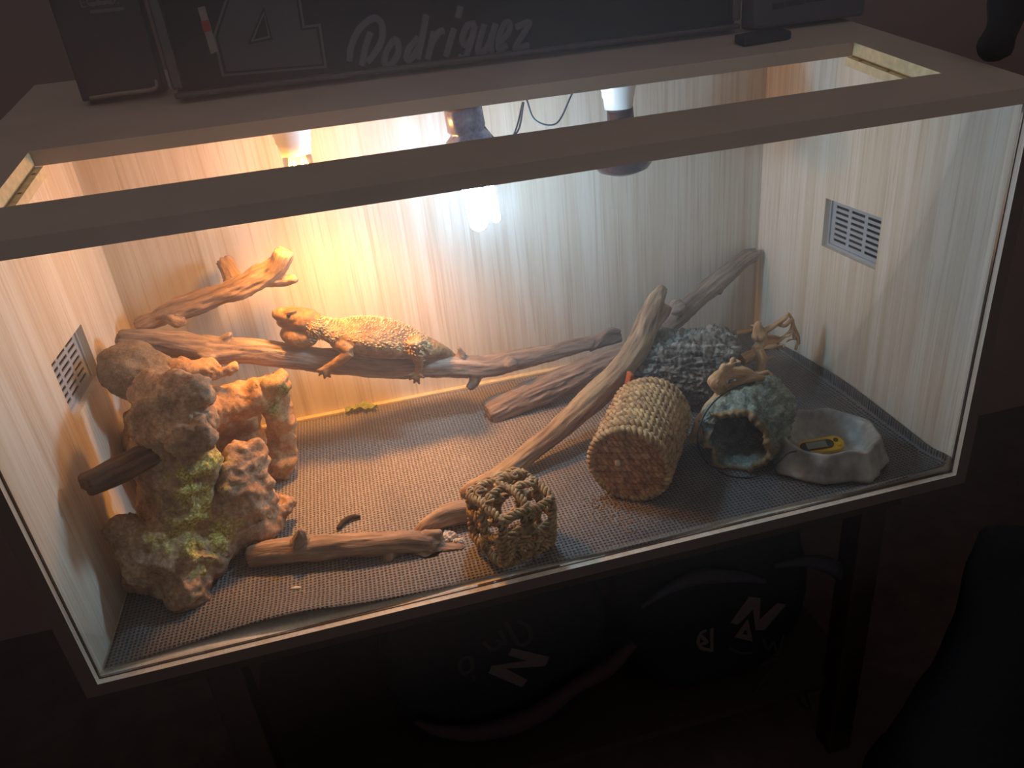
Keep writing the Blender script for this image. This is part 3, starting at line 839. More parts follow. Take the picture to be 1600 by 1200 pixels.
hollow('hollow_log', [(0.908, 0.120, 0.057, .054), (0.927, 0.140, 0.058, .059), (0.958, 0.170, 0.058, .061), (0.993, 0.202, 0.054, .056), (1.018, 0.226, 0.048, .040), (1.026, 0.234, 0.046, .012)], .009, MAT['green_log'], 4.0,
       'dark green mossy hollow log with an open ragged mouth beside the water dish', 'hide')

# ------------------------------------------------------------------ woven seagrass tunnel
def seagrass(name, c0, c1, c2, gain=1.0):
    t = NT(name, gain)
    a = t.noise(t.coords((1, 1, 1)), 90, 4, .65); b = t.noise(t.coords(), 700, 2)
    c = t.ramp(a, [(0.32, c0), (0.5, c1), (0.68, c2)])
    t.bump(b, .4, .0006)
    return t.done(c, .7, .25)
MAT['seagrass'] = seagrass('seagrass_rope', '#6d563c', '#a5875f', '#c9ab7c', 1.15)
MAT['seagrass_brown'] = seagrass('brown_seagrass', '#6b4a33', '#9c7150', '#bf946c', 1.4)
MAT['seagrass_ball'] = seagrass('grey_seagrass', '#6a573e', '#a0865f', '#ccb184', 1.15)
MAT['pale_fibre'] = plain('pale_fibre', '#d9c3a0', .7, .3, .1)

def rope(path, strand, off, pitch, strands=2, n=200, closed=False, segs=6, flat=1.0):
    P = catmull(path, n)[:, :3] if not closed else np.array(path)
    Tn, Nn, Bn = frames(P)
    L = np.concatenate([[0], np.cumsum(np.linalg.norm(np.diff(P, axis=0), axis=1))])
    turns = max(1, round(L[-1] / pitch)) if closed else L[-1] / pitch
    mb = MB()
    for s in range(strands):
        ph = 2 * np.pi * (L / L[-1] * turns) + 2 * np.pi * s / strands
        Q = P + off * (np.cos(ph)[:, None] * Nn + flat * np.sin(ph)[:, None] * Bn)
        mb.add(tube_raw(Q, strand, segs))
    return mb.v, mb.f

def tube_raw(P, r, segs=6):
    Tn, Nn, Bn = frames(P)
    a = np.linspace(0, 2 * np.pi, segs, endpoint=False)
    V = (P[:, None] + r * (np.cos(a)[None, :, None] * Nn[:, None] + np.sin(a)[None, :, None] * Bn[:, None])).reshape(-1, 3)
    m = len(P)
    F = [(i * segs + j, i * segs + (j + 1) % segs, (i + 1) * segs + (j + 1) % segs, (i + 1) * segs + j) for i in range(m - 1) for j in range(segs)]
    F.append(tuple(range(segs - 1, -1, -1))); F.append(tuple((m - 1) * segs + j for j in range(segs)))
    return V, F

c0 = np.array((0.7347, 0.1148, 0.0665)); c1 = np.array((0.8283, 0.2508, 0.0670))
axv = c1 - c0; TL = np.linalg.norm(axv); axv /= TL
nv = np.array([0, 0, 1.0]) - axv * axv[2]; nv /= np.linalg.norm(nv); bv = np.cross(axv, nv)
TR = .0575
tun = empty('seagrass_tunnel', tuple(c0 - np.array([0, 0, .055])), 'brown woven seagrass drum lying on its side below the diagonal branch', 'tunnel')
NR = 14
for k in range(NR):
    h = TL * (k + .5) / NR
    R = TR * (1 + .035 * math.sin(k * 1.7) * .4 - .10 * (abs(2 * (k + .5) / NR - 1) ** 8))
    jit = .0012 * math.sin(k * 2.7)
    path = [c0 + axv * (h + .0016 * math.sin(3 * t + k)) + nv * (R + jit) * math.cos(t) + bv * (R + jit) * math.sin(t) for t in np.linspace(0, 2 * math.pi, 260)]
    v, f = rope(path, .0040, .0037, .0165, 2, closed=True)
    MB().add((v, f)).build('woven_ring', MAT['seagrass'], tun, True)
NRW = 10
for k in range(NRW):
    q = -TR * .93 + 2 * TR * .93 * (k + .5) / NRW
    half = math.sqrt(max(1e-6, TR ** 2 - q * q)) * .97
    base = c0 - axv * .0015
    u = (bv * math.cos(.12) + nv * math.sin(.12)); w = (nv * math.cos(.12) - bv * math.sin(.12))
    path = [(*(base + w * q + u * s), 0) for s in np.linspace(-half, half, 6)]
    v, f = rope(path, .0040, .0036, .0165, 2, n=70)
    MB().add((v, f)).build('end_weave', MAT['seagrass_brown'], tun, True)
v, f = rope([c0 - axv * .002 + (nv * math.cos(t) + bv * math.sin(t)) * TR * 1.0 for t in np.linspace(0, 2 * math.pi, 260)], .0040, .0038, .016, 2, closed=True)
MB().add((v, f)).build('rim_weave', MAT['seagrass'], tun, True)
MB().add(ball(c0 - axv * .008 + nv * .004 - bv * .016, (.005, .004, .006), 12, 8)).build('rope_knot', MAT['pale_fibre'], tun, True)
MB().add(lathe([(TR * .95, .004), (TR * .95, TL - .004)], c0, axv, 40)).build('lining', MAT['seagrass_brown'], tun, True)

# ------------------------------------------------------------------ woven open ball (rounded cube)
bc = np.array((0.5403, 0.0616, 0.0570)) + np.array((.002, .006, 0))
wb = empty('woven_ball', tuple(bc - np.array([0, 0, .05])), 'open cube-shaped ball of braided seagrass rope near the front glass', 'toy')
Rz = np.array(Matrix.Rotation(math.radians(20), 3, 'Z') @ Matrix.Rotation(math.radians(3), 3, 'X') @ Matrix.Rotation(math.radians(2), 3, 'Y'))
def cubept(d, r=.0455, k=6.0):
    d = np.array(d, float); n = (np.abs(d) ** k).sum() ** (1 / k)
    return bc + Rz @ (d / n * r)
def wpath(dirs, n=90, wob=0, seed=0):
    D_ = catmull(dirs, n)[:, :3]
    return [(*cubept(d + (np.array([noise.noise(Vector(d * 3) + Vector((seed + i * 5.0, 0, 0))) for i in range(3)]) * wob)), 0) for d in D_]
ropes = []
e = 1.0
for s in (-1, 1):          # top and bottom loops
    ropes.append([(-e, -e, s * .9), (0, -e, s * .9), (e, -e, s * .9), (e, 0, s * .9), (e, e, s * .9), (0, e, s * .9), (-e, e, s * .9), (-e, 0, s * .9), (-e, -e, s * .9), (-.5, -e, s * .9)])
for sx in (-1, 1):         # upright corners
    for sy in (-1, 1):
        ropes.append([(sx * e, sy * e, -1), (sx * .95, sy * 1.0, 0), (sx * e, sy * e, 1)])
for dirs in ([(-1, -1, -.1), (-.3, -1, .2), (.4, -1, -.05), (1, -1, .1)], [(.1, -1, -1), (-.1, -1, -.2), (.15, -1, .4), (.0, -1, 1)],
             [(-1, -.1, 1), (-.3, .15, 1), (.3, -.1, 1), (1, .1, 1)], [(0, -1, 1), (.1, -.3, 1), (-.1, .3, 1), (.1, 1, 1)],
             [(-1, -1, .3), (-1, -.2, -.1), (-1, .4, .2), (-1, 1, 0)], [(-1, .1, -1), (-1, -.1, 0), (-1, .1, 1)],
             [(1, -1, 0), (1, 0, .15), (1, 1, -.1)], [(1, .1, -1), (1, -.1, 0), (1, .1, 1)],
             [(-1, -1, -.45), (-.2, -1, -.55), (.5, -1, -.3), (1, -1, -.5)], [(-.5, -1, -1), (-.6, -1, 0), (-.2, -1, .5), (-.5, -1, 1)], [(-1, .5, 1), (0, .55, 1), (1, .45, 1)], [(-1, 1, .1), (0, 1, -.1), (1, 1, .1)], [(0, 1, -1), (.1, 1, 0), (0, 1, 1)]):
    ropes.append(dirs)
for i, d in enumerate(ropes):
    path = wpath(d, 140 if i < 2 else 60, .10 if i < 6 else .3, i)
    v, f = rope(path, .0025, .0042 if i < 6 else .0036, .021, 3, n=240 if i < 2 else 100, segs=6)
    MB().add((v, f)).build('braid', MAT['seagrass_ball'], wb, True)

# ------------------------------------------------------------------ water dish
def dish():
    segs = 96
    C = np.array((1.054, .100))
    prof = [(1.14, .0045), (1.12, .012), (1.02, .030), (.95, .046), (.90, .0525), (.84, .053), (.78, .047), (.66, .030), (.52, .016), (.30, .0125), (.06, .012)]
    V = []
    for i, (k, z) in enumerate(prof):
        for j in range(segs):
            a = 2 * math.pi * j / segs
            fac = 8
            b = (a + .2) % (2 * math.pi / fac) - math.pi / fac           # faceted, stone-like outside
            facet = (math.cos(math.pi / fac) / math.cos(b)) if i < 4 else 1 - .3 * (1 - math.cos(math.pi / fac) / math.cos(b))
            rn = 1 + .10 * noise.noise(Vector((math.cos(a) * 1.4, math.sin(a) * 1.4, .3 + i * .04)))
            if i < 4: rn += .07 * noise.fractal(Vector((math.cos(a) * 4, math.sin(a) * 4, z * 40)), 1, 2, 3)
            rx, ry = .085, .074
            q = np.array((rx * math.cos(a), ry * math.sin(a))) * k * facet * rn
            ro = -.42
            q = np.array((q[0] * math.cos(ro) - q[1] * math.sin(ro), q[0] * math.sin(ro) + q[1] * math.cos(ro)))
            zz = z + (.006 * noise.noise(Vector((math.cos(a) * 2, math.sin(a) * 2, 7))) if 2 <= i <= 6 else 0)
            zz += .008 * max(0, math.sin(a - .9)) * (1 if 2 <= i <= 6 else 0)
            V.append((C[0] + q[0], C[1] + q[1], zz))
    m = len(prof)
    F = [(i * segs + j, i * segs + (j + 1) % segs, (i + 1) * segs + (j + 1) % segs, (i + 1) * segs + j) for i in range(m - 1) for j in range(segs)]
    F.append(tuple(range(segs - 1, -1, -1))); F.append(tuple((m - 1) * segs + j for j in range(segs)))
    me = mesh_of(V, F, True, 'water_dish')
    t = NT('grey_resin_stone', 1.5)
    v = t.coords()
    a = t.noise(v, 24, 5, .6); b = t.noise(v, 150, 4, .6)
    c = t.ramp(a, [(.32, '#6a6966'), (.5, '#94918b'), (.68, '#bbb7ad')])
    t.bump(b, .3, .002)
    o = link_mesh('water_dish', me, t.done(c, .38, .45))
    s = o.modifiers.new('sub', 'SUBSURF'); s.levels = 1; s.render_levels = 1
    return tag(o, 'grey faceted stone-look water dish in the front corner', 'dish')
dish()

# ------------------------------------------------------------------ yellow thermometer in the dish
tcn = Vector((1.034, .092, .0345))
th = empty('thermometer', tuple(tcn), 'yellow oval digital thermometer resting in the grey water dish', 'thermometer')
th.rotation_euler = (math.radians(16), math.radians(-6), math.radians(-14))
def local(mb, name, mat, smooth=True, bevel=0):
    me = mesh_of(mb.v, mb.f, smooth, name)
    o = link_mesh(name, me, mat, th, world_coords=False)
    if bevel:
        m = o.modifiers.new('b', 'BEVEL'); m.width = bevel; m.segments = 3; m.limit_method = 'ANGLE'
    return o
def stadium(L, Wd, z0, z1, n=16, dx=0):
    pts = []
    for s, a0 in ((1, -math.pi / 2), (-1, math.pi / 2)):
        for i in range(n + 1):
            a = a0 + math.pi * i / n
            pts.append((dx + s * L + Wd * math.cos(a), Wd * math.sin(a)))
    k = len(pts)
    V = [(x, y, z0) for x, y in pts] + [(x, y, z1) for x, y in pts]
    F = [tuple(range(k - 1, -1, -1)), tuple(range(k, 2 * k))] + [(i, (i + 1) % k, k + (i + 1) % k, k + i) for i in range(k)]
    return V, F
MAT['yellow'] = plain('yellow_plastic', '#e3b013', .35, .5, .05)
MAT['lcd'] = plain('lcd_glass', '#8d9388', .2, .6, .04)
local(MB().add(stadium(.020, .0145, -.006, .0065)), 'case', MAT['yellow'], False, .002)
local(MB().add(stadium(.0165, .0085, .0066, .0074, dx=-.006)).box((0, 0, .0068), (.0001, .0001, .0069)), 'screen_bezel', MAT['dark_void'], False)
local(MB().box((-.021, -.0062, .0070), (.0085, .0062, .0082)), 'screen', MAT['lcd'], False)
local(MB().add(lathe([(.0036, .006), (.0036, .0078), (.0028, .0084)], (.0235, .0045, 0))), 'button', MAT['dark_void'])
local(MB().add(lathe([(.0030, .006), (.0030, .0078), (.0024, .0084)], (.0250, -.0055, 0))), 'button', MAT['yellow'])
local(MB().box((-.002, -.0165, -.006), (.004, -.0140, .0005)), 'clip', MAT['white_ceramic'], False)
cb = MB().add(tube([(1.012, .086, .036, .0012), (*(0.9743, 0.0743, 0.0520), .0012), (*(0.9536, 0.0674, 0.0500), .0012), (*(0.9445, 0.0871, 0.0160), .0012), (*(0.9202, 0.0959, 0.0060), .0012), (*(0.8910, 0.1149, 0.0060), .0012), (*(0.8792, 0.1578, 0.0060), .0012), (*(0.8495, 0.1300, 0.0676), .0012), (*(0.8611, 0.1400, 0.0987), .0012), (*(0.8942, 0.1550, 0.1201), .0012), (*(0.9452, 0.1750, 0.1223), .0012), (*(1.0077, 0.2000, 0.1047), .0012)], 8, 120)).build('sensor_cable', MAT['black_cable'], None, True)
tag(cb, 'thin black sensor cable looping from the thermometer over the hollow log', 'cable')

# ------------------------------------------------------------------ small things on the floor
def leaf():
    mb = MB()
    n, m = 26, 10
    V = []
    for i in range(n + 1):
        u = i / n
        wd = .011 * math.sin(math.pi * min(1, u * 1.02)) ** .6 * (1 + .35 * math.sin(u * 23))
        for j in range(m + 1):
            s = j / m * 2 - 1
            V.append((u * .062, s * wd + .006 * math.sin(u * 4), .004 + .007 * abs(s) ** 1.5 + .006 * math.sin(u * 9 + s * 2) * .5 + .003 + .004 * noise.noise(Vector((u * 8, s * 3, 0)))))
    F = [(i * (m + 1) + j, i * (m + 1) + j + 1, (i + 1) * (m + 1) + j + 1, (i + 1) * (m + 1) + j) for i in range(n) for j in range(m)]
    V = np.array(V); a = -.05
    V = np.stack([V[:, 0] * math.cos(a) - V[:, 1] * math.sin(a), V[:, 0] * math.sin(a) + V[:, 1] * math.cos(a), V[:, 2]], 1)
    return V, F
base = Vector((0.3265, 0.5583, 0.0030))
lf = empty('salad_leaf', tuple(base), 'wilted yellow-green salad leaf on the mat by the back wall', 'leaf')
MAT['leaf'] = plain('wilted_leaf', '#8f9a3a', .55, .3, .35, 120)
V, F = leaf()
o = MB().add((V + np.array(base), F)).build('blade', MAT['leaf'], lf, True)
sm = o.modifiers.new('t', 'SOLIDIFY'); sm.thickness = .0008
MB().add(tube([(*(base + Vector((.002, 0, .006))), .0016), (*(base + Vector((.02, .004, .009))), .0016), (*(base + Vector((.022, .012, .016))), .001)], 6, 14)).build('stalk', MAT['leaf'], lf, True)

dr = MB().add(tube([(*(0.2991, 0.1974, 0.0070), .003), (*(0.3086, 0.2092, 0.0090), .0042), (*(0.3216, 0.2160, 0.0090), .004), (*(0.3339, 0.2157, 0.0070), .0028)], 10, 26)).build('dropping', plain('dark_dropping', '#2b1d12', .7, .3, .3, 300), None, True)
tag(dr, 'small dark curled dropping on the mat behind the front branch', 'dropping')
rd = MB()
ap = np.array((0.8073, 0.2850, 0.1170))
rd.add(([(ap[0] - .028, ap[1], .005), (ap[0] + .030, ap[1], .005), (ap[0] + .030, ap[1] + .018, .005), (ap[0] - .028, ap[1] + .018, .005),
         (ap[0] - .003, ap[1], ap[2]), (ap[0] + .003, ap[1], ap[2]), (ap[0] + .003, ap[1] + .018, ap[2]), (ap[0] - .003, ap[1] + .018, ap[2])],
        [(0,3,2,1),(4,5,6,7),(0,1,5,4),(1,2,6,5),(2,3,7,6),(3,0,4,7)]))
MAT['red_wood'] = plain('reddish_wood', '#a8542c', .6, .3, .25, 90)
wg = rd.build('wood_wedge', MAT['red_wood'], None, False, .002)
tag(wg, 'reddish pointed wood wedge poking up behind the seagrass drum', 'wood')

def crumbs(centres, n, lo, hi, mat, name, label, cat, seed):
    r = np.random.default_rng(seed); mb = MB()
    for _ in range(n):
        c, s = centres[r.integers(len(centres))]
        q = np.array(c) + np.array([r.normal() * s, r.normal() * s * .7, 0]); k = r.uniform(lo, hi)
        if not (.03 < q[0] < 1.15 and .035 < q[1] < .55): continue
        q[2] = .0042 + k * .35
        mb.add(ball(q, (k, k * r.uniform(.5, 1), k * r.uniform(.4, .8)), 5, 4, Matrix.Rotation(r.uniform(0, 3), 3, 'Z')))
    o = mb.build(name, mat); tag(o, label, cat, kind='stuff'); return o
MAT['crumb'] = plain('tan_crumb', '#a08260', .8, .2, .4, 500)
MAT['pale_crumb'] = plain('pale_crumb', '#d8cdb8', .7, .3, .2, 500)
crumbs([((0.7146, 0.0915, 0.0000), .030), ((0.7279, 0.0622, 0.0000), .022), ((0.6909, 0.1089, 0.0000), .02)], 300, .0006, .0022, MAT['crumb'], 'bark_crumbs', 'scattered tan bark crumbs in front of the seagrass drum', 'crumbs', 1)
crumbs([((0.4165, 0.2784, 0.0000), .09), ((0.4988, 0.3919, 0.0000), .09), ((0.3272, 0.1738, -0.0000), .07), ((0.6346, 0.0741, 0.0000), .05), ((1.1109, 0.1377, 0.0000), .06)], 260, .0004, .0013, MAT['pale_crumb'], 'sand_specks', 'pale sand specks strewn across the black mat', 'specks', 2)
sk = []
for k, (px_, s) in enumerate((((0.4553, 0.1211, 0.0060), .013), ((0.4676, 0.1056, 0.0050), .009), ((0.4446, 0.1141, 0.0050), .007))):
    sk.append(ball(px_, (s, s * .8, s * .5), 14, 9))
V, F, N = fuse(sk, .0016, 1); V = V + N * (fbm(V, 160, 3, 3) * .004)[:, None]; V[:, 2] = np.maximum(V[:, 2], .003)
o = link_mesh('shed_skin', mesh_of(V, F, False), plain('white_skin', '#cfc6b8', .5, .4, .1, 200))
tag(o, 'crumpled whitish scrap of shed skin by the split branch end', 'shed skin')
pl = MB().add(ball((0.2376, 0.0864, 0.0050), (.008, .003, .0025), 14, 8, Matrix.Rotation(-.2, 3, 'Z'))).build('pellet', MAT['pale_crumb'], None, True)
tag(pl, 'pale pellet lying in the front branch shadow near the glass', 'pellet')

# ------------------------------------------------------------------ the bearded dragon
def lizard_material():
    t = NT('sandy_scales')
    v = t.coords()
    a = t.noise(v, 45, 4, .6); b = t.noise(v, 16, 3)
    vor = t.n('ShaderNodeTexVoronoi'); vor.inputs['Scale'].default_value = 420; t.l(v, vor.inputs['Vector'])
    c = t.ramp(a, [(.34, '#5f4830'), (.5, '#8c6e47'), (.68, '#b4976a')])
    c = t.mix(t.ramp(b, [(.45, (0, 0, 0, 1)), (.62, (.6, .6, .6, 1))]), c, '#7a5a3a')
    c = t.mix(t.ramp(vor.outputs['Distance'], [(.25, (0, 0, 0, 1)), (.6, (.45, .45, .45, 1))]), c, '#5d452d')
    t.bump(vor.outputs['Distance'], -.5, .0012)
    return t.done(c, .6, .3)
MAT['lizard'] = lizard_material()
MAT['spine'] = plain('pale_spine', '#bda176', .6, .3, .2, 200)
MAT['eye'] = plain('dark_eye', '#0d0a07', .12, .6, .05)
liz_at = (0.3974, 0.4300, 0.1782)
liz = empty('bearded_dragon', liz_at, 'sandy bearded dragon with spiny flanks basking on the long log', 'lizard')
def TS(rows, sq, segs=20, n=30): return tube([(*p, r) for p, r in rows], segs, n, sq)
body = [
    TS([((0.3131, 0.4250, 0.2485), .0200), ((0.3325, 0.4250, 0.2378), .0215), ((0.3549, 0.4280, 0.2242), .0290), ((0.3845, 0.4300, 0.2128), .0385), ((0.4212, 0.4350, 0.1999), .0405), ((0.4561, 0.4380, 0.1845), .0345), ((0.4829, 0.4400, 0.1697), .0255), ((0.5089, 0.4480, 0.1549), .0175), ((0.5289, 0.4620, 0.1347), .0125), ((0.5451, 0.4800, 0.1106), .0095), ((0.5787, 0.4940, 0.0894), .0080), ((0.6238, 0.5040, 0.0780), .0062), ((0.6717, 0.5120, 0.0739), .0035)], (.80, 1.12)),
    ball((0.3005, 0.4250, 0.2610), (.028, .0265, .0175), 24, 14, Matrix.Rotation(math.radians(4), 3, 'Y')),
    TS([((0.2581, 0.4240, 0.2785), .0062), ((0.2628, 0.4240, 0.2776), .0095), ((0.2732, 0.4240, 0.2745), .0135), ((0.2862, 0.4240, 0.2698), .0175), ((0.3024, 0.4250, 0.2607), .0205), ((0.3202, 0.4250, 0.2482), .0205)], (.88, 1.22)),
    ball((0.2840, 0.4240, 0.2601), (.024, .0185, .0110), 20, 12, Matrix.Rotation(math.radians(12), 3, 'Y')),
    ball((0.2908, 0.4220, 0.2359), (.031, .0265, .0190), 20, 12, Matrix.Rotation(math.radians(20), 3, 'Y')),
    ball((0.3162, 0.4050, 0.2490), (.014, .009, .011), 16, 10), ball((0.3153, 0.4450, 0.2437), (.014, .009, .011), 16, 10),
    ball((0.2873, 0.4110, 0.2821), (.010, .005, .0036), 12, 8), ball((0.2858, 0.4380, 0.2780), (.010, .005, .0036), 12, 8),
    # near fore leg
    T([((0.3451, 0.4120, 0.2200), .0125), ((0.3574, 0.3960, 0.2116), .0110), ((0.3651, 0.3890, 0.2050), .0092)], 14), T([((0.3651, 0.3890, 0.2050), .0092), ((0.3474, 0.3920, 0.1935), .0080), ((0.3302, 0.3970, 0.1844), .0062), ((0.3201, 0.4000, 0.1805), .0058)], 14),
    # near hind leg
    T([((0.4825, 0.4200, 0.1699), .0150), ((0.4747, 0.4020, 0.1910), .0155), ((0.4710, 0.3950, 0.2006), .0135)], 14), T([((0.4710, 0.3950, 0.2006), .0130), ((0.4713, 0.3960, 0.1742), .0100), ((0.4716, 0.4000, 0.1520), .0066), ((0.4657, 0.4020, 0.1402), .0060)], 14),
    # far legs
    T([((0.3463, 0.4520, 0.2197), .0110), ((0.3600, 0.4680, 0.1986), .0090), ((0.3399, 0.4620, 0.1810), .0070), ((0.3279, 0.4560, 0.1764), .006)], 12),
    T([((0.4824, 0.4580, 0.1733), .0140), ((0.4676, 0.4740, 0.1746), .0115), ((0.4739, 0.4700, 0.1451), .0075), ((0.4610, 0.4660, 0.1394), .006)], 12),
]
for hx, fingers in (((0.3211, 0.4000, 0.1803), [((0.3056, 0.3960, 0.1807), 0), ((0.3076, 0.3960, 0.1709), 0), ((0.3153, 0.3970, 0.1628), 0), ((0.3248, 0.3970, 0.1632), 0), ((0.3347, 0.3960, 0.1710), 0)]),
                    ((0.4657, 0.4020, 0.1402), [((0.4442, 0.3970, 0.1399), 0), ((0.4505, 0.3980, 0.1307), 0), ((0.4581, 0.3990, 0.1225), 0), ((0.4665, 0.4000, 0.1189), 0), ((0.4768, 0.3990, 0.1295), 0)])):
    for q, _ in fingers:
        a_, b_ = Vector(hx), Vector(q)
        m_ = a_.lerp(b_, .55) + Vector((0, -.0035, .0012))
        body.append(tube([(*a_, .0040), (*m_, .0034), (*b_, .0018)], 8, 10))
V, F, N = fuse(body, .0015, 3)
d = fbm(V, 140, 3, 2) * .0009
V = V + N * d[:, None]
bm_ = mesh_of(V, F, True, 'body')
link_mesh('body', bm_, MAT['lizard'], liz)
MB().add(ball((0.2834, 0.4065, 0.2780), (.0034, .0026, .0032), 14, 10)).build('eye', MAT['eye'], liz, True)
MB().add(ball((0.2811, 0.4430, 0.2714), (.0034, .0026, .0032), 14, 10)).build('eye', MAT['eye'], liz, True)
def cone(p, d, h, r):
    d = Vector(d).normalized(); a = d.orthogonal().normalized(); b = d.cross(a)
    p = Vector(p) - d * h * .25
    V = [tuple(p + r * (math.cos(k * 1.2566) * a + math.sin(k * 1.2566) * b)) for k in range(5)] + [tuple(p + d * h * 1.25)]
    return V, [(k, (k + 1) % 5, 5) for k in range(5)]
sp = MB()
x0_, x1_ = (0.3316, 0.4250, 0.2483)[0], (0.4940, 0.4400, 0.1687)[0]
idx = rng.permutation(len(V))
chosen = []
grid = {}
for i in idx:
    x, y, z = V[i]; n = N[i]
    if not (x0_ < x < x1_) or n[2] < -.30: continue
    flank = abs(n[2]) < .28
    zc = np.interp(x, [x0_, x1_], [(0.3300, 0.4250, 0.2406)[2], (0.4934, 0.4400, 0.1652)[2]])
    if z < zc - .012 or (y < .398 and z < zc): continue
    step = .0062 if not flank else .0075
    key = (round(x / step), round(y / step), round(z / step))
    if key in grid: continue
    grid[key] = 1
    h = .0066 if flank else (.0030 + .0012 * rng.random())
    sp.add(cone(V[i], Vector(n) + Vector((.55, 0, .15)), h, .0019 if flank else .0014))
hx0, hx1 = (0.3054, 0.4200, 0.2553)[0], (0.3388, 0.4200, 0.2488)[0]
zb = (0.2960, 0.4240, 0.2500)[2]
for i in idx[::2]:
    x, y, z = V[i]; n = N[i]
    if hx0 < x < hx1 and z < zb + .012 and z > zb - .022 and abs(n[1]) > .25:
        key = ('b', round(x / .005), round(y / .005), round(z / .005))
        if key in grid: continue
        grid[key] = 1
        sp.add(cone(V[i], Vector(n) + Vector((.7, 0, -.2)), .0050, .0014))
so_ = sp.build('spines', MAT['spine'], liz, True); so_['kind'] = 'stuff'

# ------------------------------------------------------------------ things standing on the lid
MAT['frame_black'] = plain('black_frame', '#3a3436', .3, .5, .1)
MAT['jersey'] = plain('black_cloth', '#1b191d', .9, .2, .15, 200)
MAT['numeral'] = plain('grey_print', '#3d3d43', .7, .3, .06, 200)
MAT['numeral_edge'] = plain('pale_print', '#525157', .7, .3, .06, 200)
MAT['script'] = plain('silver_print', '#54545f', .6, .3, .06, 200)
JY = .392
jx0, jx1 = .215, 1.030
jz = lid_z(JY + .034) + .0005
jer = empty('framed_jersey', ((jx0 + jx1) / 2, JY, jz), 'framed black jersey with grey numeral 4 and script lettering on the lid', 'picture')
MB().box((jx0, JY + .006, jz + .004), (jx1, JY + .030, jz + .44)).build('jersey_cloth', MAT['jersey'], jer)
for lo_, hi_ in (((jx0 - .004, JY - .008, jz), (jx1 + .004, JY + .034, jz + .008)), ((jx0 - .004, JY - .008, jz + .430), (jx1 + .004, JY + .034, jz + .445)),
                 ((jx0 - .004, JY - .008, jz + .012), (jx0 + .010, JY + .034, jz + .430)), ((jx1 - .010, JY - .008, jz + .012), (jx1 + .004, JY + .034, jz + .430))):
    MB().box(lo_, hi_).build('frame_rail', MAT['frame_black'], jer, bevel=.003)
def flat(poly, y, th, hole=None):
    """prism from x, z outlines facing the camera"""
    bm = bmesh.new()
    def loop(pts):
        vs = [bm.verts.new((p[0], y, p[2])) for p in pts]
        return [bm.edges.new((vs[i], vs[(i + 1) % len(vs)])) for i in range(len(vs))]
    ed = loop(poly)
    if hole: ed += loop(hole)
    bmesh.ops.triangle_fill(bm, use_beauty=True, use_dissolve=False, edges=ed)
    r = bmesh.ops.extrude_face_region(bm, geom=bm.faces[:])
    bmesh.ops.translate(bm, verts=[g for g in r['geom'] if isinstance(g, bmesh.types.BMVert)], vec=(0, -th, 0))
    bmesh.ops.recalc_face_normals(bm, faces=bm.faces[:])
    V = [tuple(v.co) for v in bm.verts]; bm.verts.index_update()
    F = [tuple(v.index for v in f.verts) for f in bm.faces]
    bm.free()
    return V, F
four = [(0.3358, 0.3920, 0.7633), (0.3953, 0.3920, 0.7624), (0.3910, 0.3920, 0.6768), (0.4115, 0.3920, 0.6770), (0.4100, 0.3920, 0.6331), (0.2839, 0.3920, 0.6379), (0.2835, 0.3920, 0.6805)]
hole4 = [(0.3503, 0.3920, 0.7103), (0.3523, 0.3920, 0.6700), (0.3181, 0.3920, 0.6674)]
big4 = [(0.3345, 0.3920, 0.7706), (0.4017, 0.3920, 0.7691), (0.3973, 0.3920, 0.6824), (0.4187, 0.3920, 0.6825), (0.4158, 0.3920, 0.6275), (0.2757, 0.3920, 0.6324), (0.2776, 0.3920, 0.6826)]
small_hole = [(0.3481, 0.3920, 0.7014), (0.3476, 0.3920, 0.6752), (0.3278, 0.3920, 0.6726)]
MB().add(flat(big4, JY + .0058, .001, small_hole)).build('numeral_outline', MAT['numeral_edge'], jer)
MB().add(flat([(0.3352, 0.3920, 0.7670), (0.3985, 0.3920, 0.7658), (0.3942, 0.3920, 0.6796), (0.4155, 0.3920, 0.6797), (0.4129, 0.3920, 0.6303), (0.2798, 0.3920, 0.6352), (0.2806, 0.3920, 0.6815)], JY + .0046, .0004, [(0.3490, 0.3920, 0.7051), (0.3495, 0.3920, 0.6726), (0.3230, 0.3920, 0.6700)])).build('numeral_border', MAT['jersey'], jer)
MB().add(flat(four, JY + .0040, .001, hole4)).build('numeral', MAT['numeral'], jer)
MB().add(flat([(0.2676, 0.3920, 0.7170), (0.2768, 0.3920, 0.7183), (0.2791, 0.3920, 0.6638), (0.2693, 0.3920, 0.6610)], JY + .005, .001)).build('patch_strip', plain('white_patch', '#77706f', .7, .3), jer)
MB().add(flat([(0.2671, 0.3920, 0.7005), (0.2771, 0.3920, 0.7018), (0.2776, 0.3920, 0.6888), (0.2675, 0.3920, 0.6875)], JY + .0038, .0006)).build('patch_band', plain('red_patch', '#8a2f35', .7, .3), jer)
